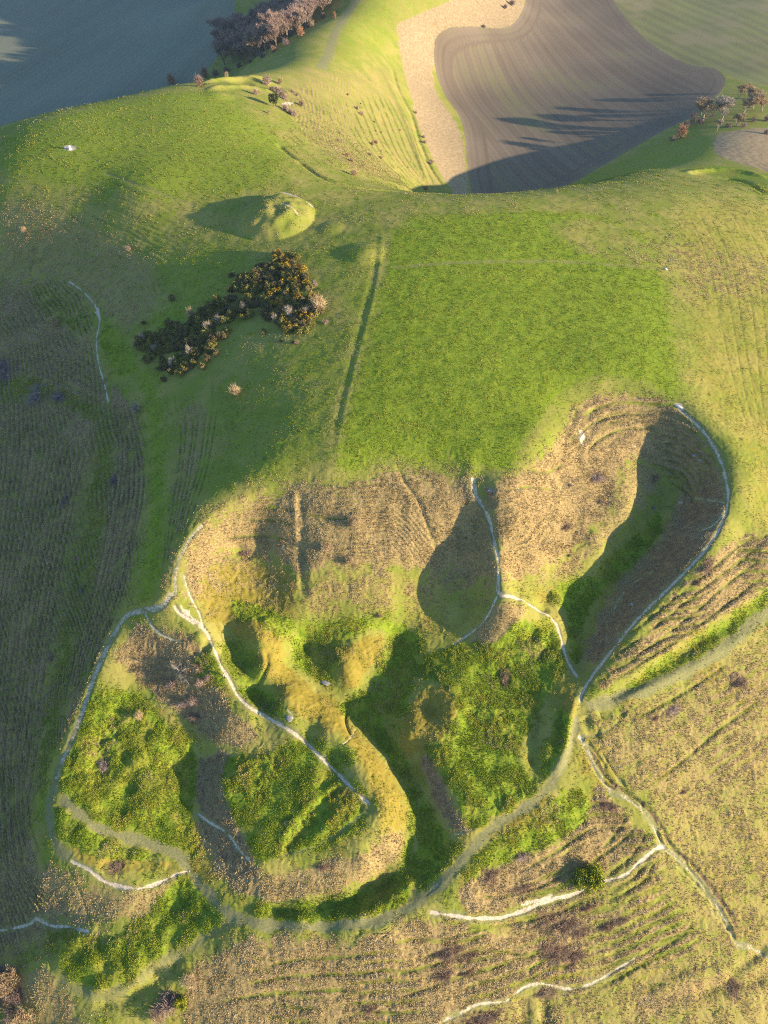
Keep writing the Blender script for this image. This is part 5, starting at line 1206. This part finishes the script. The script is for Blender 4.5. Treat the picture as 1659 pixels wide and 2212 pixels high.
# ------------------------------------------------------------------ grass tussocks standing on the relief
def tuft_mat(name, a, b, c3):
    g = G(name, .9, .05); t = g.n.new('ShaderNodeAttribute'); t.attribute_name = 'kind'
    c_ = g.mix(g.ramp(t.outputs['Fac'], .0, .6), a, b); c_ = g.mix(g.ramp(t.outputs['Fac'], .62, .95), c_, c3)
    g.l.new(c_, g.b.inputs['Base Color']); return g.m
cell = (np.gradient(gy)[:, None] * (2 * hw / NC)[:, None] * np.ones((1, cols))).ravel()
inview = (np.hypot(gx, gyy) < 395) & (np.abs(gx) < .60 * (.643 * gyy + .766 * 150) + 12) & (gyy > -12)
def tufts(name, label, weight, count, smin, smax, mat, seed, spread=.55, blades=5):
    r = np.random.default_rng(seed)
    w = np.clip(weight, 0, None) * cell * inview / (1 + (np.hypot(gx, gyy) / 190) ** 2) * sstep(390, 290, np.hypot(gx, gyy)); w = w / w.sum()
    vi = r.choice(NV, count, p=w); sp_ = np.minimum(spacing[vi], 3)
    ox, oy = (r.random(count) - .5) * sp_, (r.random(count) - .5) * sp_
    dzx_, dzy_ = -nrm[vi, 0] / nrm[vi, 2], -nrm[vi, 1] / nrm[vi, 2]
    bx_, by_ = gx[vi] + ox, gyy[vi] + oy; bz_ = Z[vi] + np.clip(dzx_, -1.2, 1.2) * ox + np.clip(dzy_, -1.2, 1.2) * oy - .04
    s_ = r.uniform(smin, smax, count) * (1 + np.clip(np.hypot(bx_, by_) - 150, 0, 250) / 260)
    n_ = count * blades; rep = np.repeat(np.arange(count), blades)
    ang = r.random(n_) * 6.2832; L = s_[rep] * r.uniform(.65, 1.15, n_); lean = r.uniform(.25, .95, n_) * spread
    dx, dy = np.cos(ang), np.sin(ang); wd = s_[rep] * r.uniform(.16, .30, n_)
    px, py, pz = bx_[rep] + dx * s_[rep] * .12, by_[rep] + dy * s_[rep] * .12, bz_[rep]
    mx, my, mz = px + dx * L * lean * .55, py + dy * L * lean * .55, pz + L * .62
    tx, ty, tz = px + dx * L * (lean + .25), py + dy * L * (lean + .25), pz + L * (.80 - .35 * lean)
    co = np.empty((n_, 5, 3), np.float32)
    for k, (X_, Y_, Z_, sgn, f_) in enumerate(((px, py, pz, -1, .6), (px, py, pz, 1, .6), (mx, my, mz, 1, 1), (mx, my, mz, -1, 1), (tx, ty, tz, 0, 0))):
        co[:, k, 0] = X_ - dy * wd * sgn * f_ * .5; co[:, k, 1] = Y_ + dx * wd * sgn * f_ * .5; co[:, k, 2] = Z_
    base = np.arange(n_)[:, None] * 5
    loops = np.concatenate([base + np.array([[0, 1, 2, 3]]), base + np.array([[3, 2, 4]])], 1).ravel()
    st_ = np.stack([np.arange(n_) * 7, np.arange(n_) * 7 + 4], 1).ravel(); tot = np.tile([4, 3], n_)
    me = bpy.data.meshes.new(name)
    me.vertices.add(n_ * 5); me.vertices.foreach_set('co', co.ravel())
    me.loops.add(len(loops)); me.loops.foreach_set('vertex_index', loops.astype(np.int32))
    me.polygons.add(n_ * 2); me.polygons.foreach_set('loop_start', st_.astype(np.int32)); me.polygons.foreach_set('loop_total', tot.astype(np.int32))
    me.update(calc_edges=True)
    at_ = me.attributes.new('kind', 'FLOAT', 'POINT')
    kd = np.clip(.5 + .45 * N8[vi] + .3 * N2[vi] + r.normal(0, .15, count), 0, 1).astype(np.float32)
    at_.data.foreach_set('value', np.repeat(kd, blades * 5))
    me.materials.append(mat)
    return tag(add_obj(name, me), label, None, None, 'stuff')
free = 1 - np.clip(plough + crop + bare + chalk + .9 * worn, 0, 1)
low = sstep(-16, -24, ZB)
tufts('grass_tussocks', 'lush green grass tussocks of the terraces and the summit pasture', lush * free * (.2 + .8 * low) * np.clip(.6 + 1.2 * N2, .05, 1), 200000, .13, .34, tuft_mat('green_tussock', (.105, .19, .012), (.26, .32, .024), (.42, .36, .06)), 5)
tufts('dry_grass', 'dry straw coloured grass tufts on the steep slopes', straw * free * (1 - .65 * sstep(-20, -10, ZB) * (gyy > 140) * (gx < 40)) * (1 - .6 * terr * (gx < -32)) * np.clip(.55 + 1.2 * N2 + .5 * T2, .03, 1), 140000, .15, .36, tuft_mat('dry_tussock', (.30, .215, .085), (.52, .395, .19), (.62, .50, .30)), 6, .85)
tufts('turf_tufts', 'scattered rough tufts on the grazed turf', (1 - np.clip(lush + straw, 0, 1)) * free * np.clip(.25 + 1.1 * N8 + .8 * N2, .0, 1), 60000, .14, .36, tuft_mat('turf_tuft', (.15, .20, .028), (.30, .31, .06), (.48, .42, .17)), 7, .7, 4)

# ------------------------------------------------------------------ made things
def plain(name, col, col2=None, rough=.8, scale=3.0):
    g = G(name, rough, .15); g.l.new(g.mix(g.ramp(g.noise(scale, 3, .6), .35, .65), col, col2 or tuple(c * .75 for c in col)), g.b.inputs['Base Color']); return g.m
M_WHITE = plain('white_paint', (.82, .80, .76), (.70, .68, .63))
M_CONC = plain('concrete', (.42, .41, .40), (.30, .29, .28)); M_CHALK = plain('chalk_rock', (.36, .35, .335), (.27, .26, .25)); M_WCHALK = plain('white_chalk', (.84, .82, .78), (.72, .69, .64))
M_WOOD = plain('weathered_wood', (.42, .33, .20), (.30, .23, .14)); M_RUST = plain('bare_earth', (.34, .20, .11), (.25, .15, .09)); M_ZINC = plain('zinc', (.45, .48, .50), (.36, .38, .40), .45)
M_WATER = plain('trough_water', (.03, .05, .07), (.02, .03, .04), .08); M_DARK = plain('near_black', (.03, .03, .03))
def loft(rings, cap=True):
    B = MB(); n_ = len(rings[0])
    for r in rings: B.v += [Vector(p) for p in r]
    for a_ in range(len(rings) - 1):
        for k in range(n_): B.f.append((a_ * n_ + k, a_ * n_ + (k + 1) % n_, (a_ + 1) * n_ + (k + 1) % n_, (a_ + 1) * n_ + k))
    if cap: B.f.append(tuple(range(n_ - 1, -1, -1))); B.f.append(tuple(range((len(rings) - 1) * n_, len(rings) * n_)))
    B.mi = [0] * len(B.f)
    return B
def rbox(x0, y0, z0, x1, y1, z1, ch=.02):
    def ring(i, z): return [(x0 + i, y0, z), (x1 - i, y0, z), (x1, y0 + i, z), (x1, y1 - i, z), (x1 - i, y1, z), (x0 + i, y1, z), (x0, y1 - i, z), (x0, y0 + i, z)]
    def ring2(i, z): return [(x0 + 2 * i, y0 + i, z), (x1 - 2 * i, y0 + i, z), (x1 - i, y0 + 2 * i, z), (x1 - i, y1 - 2 * i, z), (x1 - 2 * i, y1 - i, z), (x0 + 2 * i, y1 - i, z), (x0 + i, y1 - 2 * i, z), (x0 + i, y0 + 2 * i, z)]
    return loft([ring(ch, z0), ring(ch, z1 - ch), ring2(ch, z1)])

# survey pillar
x, y, z = spot(152, 322)
o = tag(empty('survey_pillar', (x, y, z)), 'white tapered survey pillar on a patch of bare chalk on the summit', 'pillar')
sq = lambda a, z_: [(-a, -a, z_), (a, -a, z_), (a, a, z_), (-a, a, z_)]
add_obj('plinth', loft([sq(.55, -.3), sq(.55, .10), sq(.52, .13)]).mesh('plinth', M_WHITE), o)
add_obj('pillar_shaft', loft([sq(.34, .13), sq(.20, 1.42), sq(.17, 1.46)]).mesh('pillar_shaft', M_WHITE), o)
add_obj('cap', loft([[(.09 * math.cos(k * .785), .09 * math.sin(k * .785), z_) for k in range(8)] for z_ in (1.46, 1.52)]).mesh('cap', M_ZINC), o)
# marker post and stones
x, y, z = spot(1202, 413)
o = tag(empty('marker_post', (x, y, z)), 'short pale wooden marker post on the rim above the ploughed field', 'post')
add_obj('post', loft([sq(.11, -.3), sq(.11, 1.15), sq(.03, 1.3)]).mesh('post', M_WOOD), o)
def boulder(name, u, v, sx, sy, sz, mat, label, seed, rz=0.0, dz=-.1):
    x, y, z = spot(u, v); rr = random.Random(seed); B = MB(); rings = []
    for i in range(1, 8):
        t = -.35 + 1.35 * i / 8 * 1.45; t = min(t, 1.5); rings.append([((1 + .16 * rr.gauss(0, 1)) * math.cos(t) * math.cos(a), (1 + .1 * rr.gauss(0, 1)) * math.cos(t) * math.sin(a), math.sin(t)) for a in np.linspace(0, 6.283, 17)[:-1]])
    me = loft(rings).mesh(name, mat, smooth=True)
    o = add_obj(name, me, None, (x, y, z + dz)); o.scale = (sx, sy, sz); o.rotation_euler = (0, 0, rz)
    return tag(o, label, 'rock')
boulder('chalk_lump', 703, 1472, 1.2, .9, .22, M_CHALK, 'pale grey bare chalk face, built as a low boulder, in the dark hollow below the west bowl', 1, -.4)  # low grey mesh stands in for a bare chalk face in shade
boulder('chalk_lump', 625, 1547, .8, 1.2, .2, M_CHALK, 'grey chalk face on the shaded side of the bank, built as a boulder, beside the main path under the golden ridge', 2, .1)  # grey lump stands in for the bank's shaded chalk side
boulder('chalk_outcrop', 1466, 877, 1.15, .45, .3, M_WCHALK, 'bright white chalk outcrop at the head of the right rim path', 3, -.6)
boulder('white_stone', 1437, 581, .75, .5, .45, M_WCHALK, 'white stone at the end of the mown track on the pasture edge', 4, -.6)
boulder('chalk_lump', 1368, 1307, .55, .45, .35, M_CHALK, 'small pale chalk boulder on the shaded floor of the right bowl', 5)
boulder('chalk_lump', 1500, 985, .7, .5, .3, M_CHALK, 'pale chalk rock high in the shaded right bowl, left one', 6)
boulder('chalk_lump', 1513, 994, .55, .45, .3, M_CHALK, 'pale chalk rock high in the shaded right bowl, right one', 7)
# covered pit by the rib
x, y, z = spot(1061, 1057)
o = tag(empty('covered_pit', (x, y, z + .05), -.55), 'pale concrete slab covering a small pit beside the chalk path on the rib', 'slab')
add_obj('slab', rbox(-.62, -.42, .05, .45, .42, .22).mesh('slab', M_CONC), o); add_obj('kerb', rbox(-.8, .43, -.2, .9, .58, .3).mesh('kerb', M_CHALK), o)
add_obj('dark_block', rbox(.47, -.42, -.5, .85, .42, .04).mesh('dark_block', M_DARK), o); add_obj('earth_bank', rbox(-1.0, -.75, -.3, .75, -.44, .10, .06).mesh('earth_bank', M_RUST), o)  # solid near-black block where the pit would be open
# trough by the wood
x, y, z = spot(503, 160)
o = tag(empty('water_trough', (x, y, z + .05), .35), 'pale metal water trough on the shaded slope below the wood', 'trough')
B = MB()
for a_ in ((-1.5, -.45, .12, 1.5, -.38, .75), (-1.5, .38, .12, 1.5, .45, .75), (-1.5, -.38, .12, -1.43, .38, .75), (1.43, -.38, .12, 1.5, .38, .75), (-1.43, -.38, .12, 1.43, .38, .2)):
    b = rbox(*a_, .01); k = len(B.v); B.v += b.v; B.f += [tuple(i + k for i in f) for f in b.f]
add_obj('basin', B.mesh('basin', M_ZINC), o); add_obj('water', rbox(-1.42, -.37, .5, 1.42, .37, .62, .005).mesh('water', M_WATER), o)
for sx in (-1.1, 1.1): add_obj('foot', rbox(sx - .12, -.4, -.3, sx + .12, .4, .12, .01).mesh('foot', M_CONC), o)
x, y, z = spot(510, 157)
o = tag(empty('trough_post', (x, y, z)), 'thin wooden post beside the metal water trough', 'post'); add_obj('post', loft([sq(.07, -.3), sq(.07, 1.5), sq(.02, 1.6)]).mesh('post', M_WOOD), o)

# ------------------------------------------------------------------ the walker
M_SKIN = plain('skin', (.55, .36, .27), (.50, .32, .24), .6); M_JACKET = plain('pink_jacket', (.62, .46, .44), (.54, .39, .37)); M_TROUSER = plain('pale_trousers', (.60, .52, .44), (.52, .45, .38)); M_HAIR = plain('dark_hair', (.04, .03, .025)); M_SHOE = plain('shoe', (.10, .09, .09))
def skin(name, verts, edges, radii, mat, parent, root=0, sub=2):
    me = bpy.data.meshes.new(name); me.from_pydata(verts, edges, []); me.materials.append(mat)
    o = add_obj(name, me, parent); md = o.modifiers.new('skin', 'SKIN'); md.use_smooth_shade = True
    for i, r in enumerate(radii):
        me.skin_vertices[0].data[i].radius = (r, r) if not isinstance(r, tuple) else r
        me.skin_vertices[0].data[i].use_root = i == root
    ss = o.modifiers.new('sub', 'SUBSURF'); ss.levels = ss.render_levels = sub
    return o
x, y, z = spot(486, 1462)
W_ = tag(empty('person', (x, y, z), R(200)), 'person in a pale pink jacket and light trousers walking the main chalk path', 'person')
V = [(0, 0, .95), (0, .01, 1.15), (0, .0, 1.36), (0, .01, 1.47), (0, .02, 1.53), (0, .03, 1.62), (0, .02, 1.71)]; E = [(0, 1), (1, 2), (2, 3), (3, 4), (4, 5), (5, 6)]; RD = [(.15, .11), (.14, .10), (.16, .10), .06, .055, (.078, .095), (.06, .075)]
def chain(start, pts, rs):
    p = start
    for q, r in zip(pts, rs): V.append(q); RD.append(r); E.append((p, len(V) - 1)); p = len(V) - 1
    return p
for sx, ph in ((-1, 1), (1, -1)):
    k = chain(0, [(sx * .10, 0, .88), (sx * .11, ph * .14, .50), (sx * .11, ph * .20 - (.12 if ph < 0 else 0), .09), (sx * .12, ph * .20 + .04 - (.05 if ph < 0 else 0), .045), (sx * .125, ph * .2 + .15, .04)], [.095, .06, .042, .04, .035])
    k = chain(2, [(sx * .19, 0, 1.36), (sx * .235, -ph * .10, 1.10), (sx * .24, -ph * .22 + .05, .88), (sx * .24, -ph * .23 + .07, .82)], [.055, .042, .03, .032])
    hx, hy, hz_ = V[k]
    for j, (dx, L) in enumerate(((-.03, .062), (-.01, .075), (.01, .072), (.03, .055))): chain(k, [(hx + .0, hy + dx * .7, hz_ - .04), (hx - sx * .006, hy + dx, hz_ - .04 - L * .6), (hx - sx * .016, hy + dx, hz_ - .04 - L)], [.011, .009, .007])
    chain(k, [(hx - sx * .022, hy + .03, hz_ - .012), (hx - sx * .035, hy + .045, hz_ - .045)], [.011, .008])
V.append((0, .125, 1.605)); RD.append(.014); E.append((5, len(V) - 1))
for sx in (-1, 1): V.append((sx * .085, .02, 1.61)); RD.append(.016); E.append((5, len(V) - 1))
skin('body', V, E, RD, M_SKIN, W_, 0, 1)
jv = [(0, 0, .90), (0, .0, 1.1), (0, 0, 1.36), (0, .01, 1.46)]; je = [(0, 1), (1, 2), (2, 3)]; jr = [(.18, .14), (.175, .135), (.185, .13), (.09, .085)]
for sx, ph in ((-1, 1), (1, -1)):
    b = len(jv); jv += [(sx * .19, 0, 1.37), (sx * .235, -ph * .10, 1.10), (sx * .24, -ph * .22 + .05, .90)]; je += [(2, b), (b, b + 1), (b + 1, b + 2)]; jr += [.078, .062, .05]
skin('jacket', jv, je, jr, M_JACKET, W_)
tv = [(0, 0, .97)]; te = []; tr_ = [(.155, .12)]
for sx, ph in ((-1, 1), (1, -1)):
    b = len(tv); tv += [(sx * .10, 0, .86), (sx * .11, ph * .14, .50), (sx * .11, ph * .20 - (.12 if ph < 0 else 0), .12)]; te += [(0, b), (b, b + 1), (b + 1, b + 2)]; tr_ += [.11, .08, .062]
    add_obj('shoe', rbox(sx * .12 - .05, ph * .2 - .1, 0, sx * .12 + .05, ph * .2 + .19, .1, .02).mesh('shoe', M_SHOE), W_)
skin('trousers', tv, te, tr_, M_TROUSER, W_)
skin('hair', [(0, -.01, 1.66), (0, -.03, 1.72), (0, .04, 1.75), (0, -.07, 1.58)], [(0, 1), (1, 2), (0, 3)], [.088, .08, .05, .06], M_HAIR, W_)

# ------------------------------------------------------------------ the evening air
B = MB(); hx0, hx1, hy0, hy1, hz0, hz1 = -5300, 5300, -1700, 5600, -94.5, 124.0
B.v = [Vector(c_) for c_ in ((hx0, hy0, hz0), (hx1, hy0, hz0), (hx1, hy1, hz0), (hx0, hy1, hz0), (hx0, hy0, hz1), (hx1, hy0, hz1), (hx1, hy1, hz1), (hx0, hy1, hz1))]
B.f = [(3, 2, 1, 0), (4, 5, 6, 7), (0, 1, 5, 4), (1, 2, 6, 5), (2, 3, 7, 6), (3, 0, 4, 7)]
hm, hnt, hn_, hl = new_mat('evening_haze'); ho = hn_.new('ShaderNodeOutputMaterial'); hv = hn_.new('ShaderNodeVolumePrincipled')
hv.inputs['Color'].default_value = (.36, .52, .74, 1); hv.inputs['Density'].default_value = 0.00012; hv.inputs['Anisotropy'].default_value = .2
hl.new(hv.outputs[0], ho.inputs['Volume'])
tag(add_obj('haze', B.mesh('haze', hm)), 'thin pale evening haze over the vale', None, None, 'stuff')
